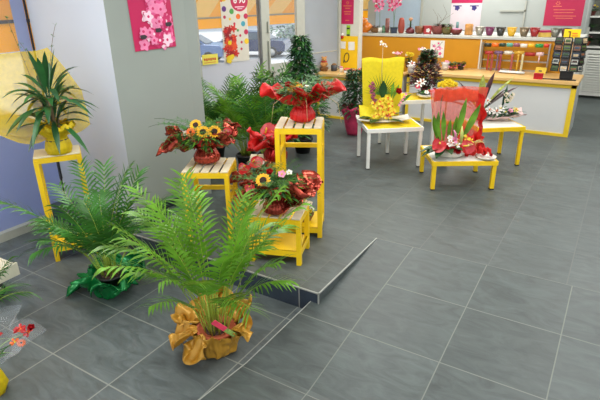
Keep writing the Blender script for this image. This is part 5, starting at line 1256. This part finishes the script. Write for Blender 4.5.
# ------------------------------------------------------------------ right back: shelves, saloon door
t = thing('plant_shelf', 'white shelf unit of potted plants at the far right back', 'shelf', (0,12.7,H))
SX0 = ypix(583,20,12.5).x; SX1 = .6
sz = [ypix(592,y,12.45).z-H for y in (46.5,32,16)]
for z in sz+[2.3]:
    m_ = MB(); m_.box(SX0, SX1, -.25, .25, z-.03, z); m_.build('shelf_board', WHITE, t)
m_ = MB(); m_.box(SX0-.03, SX0, -.25,.27,0,2.7); m_.box(SX1, SX1+.03, -.25,.27,0,2.7); m_.build('upright', WHITE, t); m_ = MB(); m_.box(SX0, SX1, .25,.27,0,2.7); m_.build('back_panel', mat('dark_shelf_back', (120,122,112), .8), t)
nm = ['low','middle','upper']; pos = ['leftmost','second','third','fourth']
for j, z in enumerate(sz):
    for i in range(4):
        x = SX0+.14+i*.29; q = thing('shelf_plant', '%s plant on the %s board of the far right shelf' % (pos[i], nm[j]), 'potted plant', (x, 12.62+.02*(i%2), H+z), i, 'plants on the far right shelf')
        rg = random.Random(100+j*4+i); pot(q, .065, .09, [TERRA, BLACK, mat('red_brown_pot', (110,50,44), .6)][(i+j) % 3])
        filler(q, (0,0,.08), .14, .10, 70, .09, .04, [LEAFD, LEAFM, LEAFB], rg)
        if (i+j) % 2 == 0:
            for k in range(4): fl(['pink_flower','red_carnation','yellow_chrysanthemum'][(i+j+k) % 3], q, (.07*cos(k*1.7), .07*sin(k*1.7)-.03, .17+.01*k), (0,-.6,.8), [1.2,.7,.7][(i+j+k) % 3])
# saloon doors
sx = ypix(582.5,70,12.3).x
for i in range(2):
    dz0 = ypix(590,95.5,12.25).z; dz1 = ypix(590,50,12.25).z
    mb = MB(); x0 = sx+i*.62; x1 = x0+.6
    mb.box(x0, x0+.05, 12.23, 12.27, dz0, dz1); mb.box(x1-.05, x1, 12.23, 12.27, dz0, dz1); mb.box(x0+.05, x1-.05, 12.23, 12.27, dz0, dz0+.07); mb.box(x0+.05, x1-.05, 12.23, 12.27, dz1-.07, dz1)
    d = struct(mb, 'door_%d' % (i+2), WHITE)
    mb = MB(); k = 15
    for q in range(k):
        z = dz0+.08+(dz1-dz0-.16)*(q+.5)/k; mb.box(x0+.05, x1-.05, -.034, .034, -.004, .004, 0, Matrix.Translation((0,12.25,z)) @ Matrix.Rotation(.7,4,'X'))
    mb.build('louvres', WHITE, d)
mb = MB(); mb.box(sx-.07, sx-.01, 12.2, 12.3, H, 1.6); mb.box(sx+1.24, sx+1.3, 12.2, 12.3, H, 1.6); struct(mb, 'trim_door_post', FRAME)

# ------------------------------------------------------------------ bottom-left corner bouquet
c = ypix(14, 345, 1.25)
t = thing('cellophane_bouquet', 'bouquet with dark red orchids and orange blooms in cellophane at lower left corner', 'bouquet', (-3.07, 1.08, 0), VIEW)
rg = random.Random(91)
m_ = MB(); m_.lathe([(.09,0),(.11,.05),(.09,.14),(.05,.16)], 24, rip=.04, k=9); m_.build('yellow_base', YORGD, t)
m_ = MB(); 
for k in range(8): m_.tube([(0,0,.12),(.03*cos(k),.03*sin(k),.3)], .004, 4)
m_.build('stems', LEAFM, t)
filler(t, (0,0,.2), .12, .10, 40, .12, .02, [LEAFM, PALM2], rg)
for p, k, s in (((.30,.06,.42),'red_orchid',.95),((.24,.08,.42),'red_orchid',.95),((.27,.05,.46),'red_orchid',.85),((.33,.06,.45),'red_rose',.6),((.23,.02,.38),'orange_orchid',.75),((.27,.02,.37),'orange_gerbera',.6),((.12,.05,.42),'red_orchid',.8),((.10,.0,.38),'red_rose',.7),((.09,-.06,.34),'orange_orchid',.8),((.14,-.04,.33),'red_orchid',.6),((.05,.05,.40),'red_orchid',.9),((.02,.0,.36),'orange_gerbera',.8)): fl(k, t, p, (p[0],-.4,.9), s)
m_ = MB()
for q in ((.3,.06,.42),(.24,.03,.37),(.12,.05,.41),(.1,-.05,.33)): m_.tube([(0,0,.15),(q[0]*.5,q[1]*.5,.32),q], .003, 4)
m_.build('flower_stems', LEAFM, t)
flaps(t, [(.1,.75,.50,.34,.5),(1.2,.9,.46,.34,.4),(2.6,.9,.4,.34,.4),(-1.0,.8,.3,.3,.4)], CELLO, rg, .15, .04, 'cellophane', .03, 7)
m_ = MB()
for k in range(16):
    a = rg.uniform(-1.2,2.2); el = rg.uniform(.6,1.3); L = rg.uniform(.35,.6)
    m_.strip((0,0,.2), (cos(a)*cos(el), sin(a)*cos(el), sin(el)), L, .007, .75, 0, 8)
m_.build('grass_blades', mat('pale_grass', (150,180,110), .5, trans=.2), t)
# small palm at left edge
t = thing('grass_palm', 'fine-leaved palm at the left frame edge behind the cellophane bouquet', 'potted plant', (-3.78, 1.38, 0), VIEW)
pot(t, .1, .15, BLACK); areca(t, .14, 12, .46, random.Random(93), ll=.17, m=PALM2, rad=.04, lw=.012, nl=12, elr=(.8,1.4))
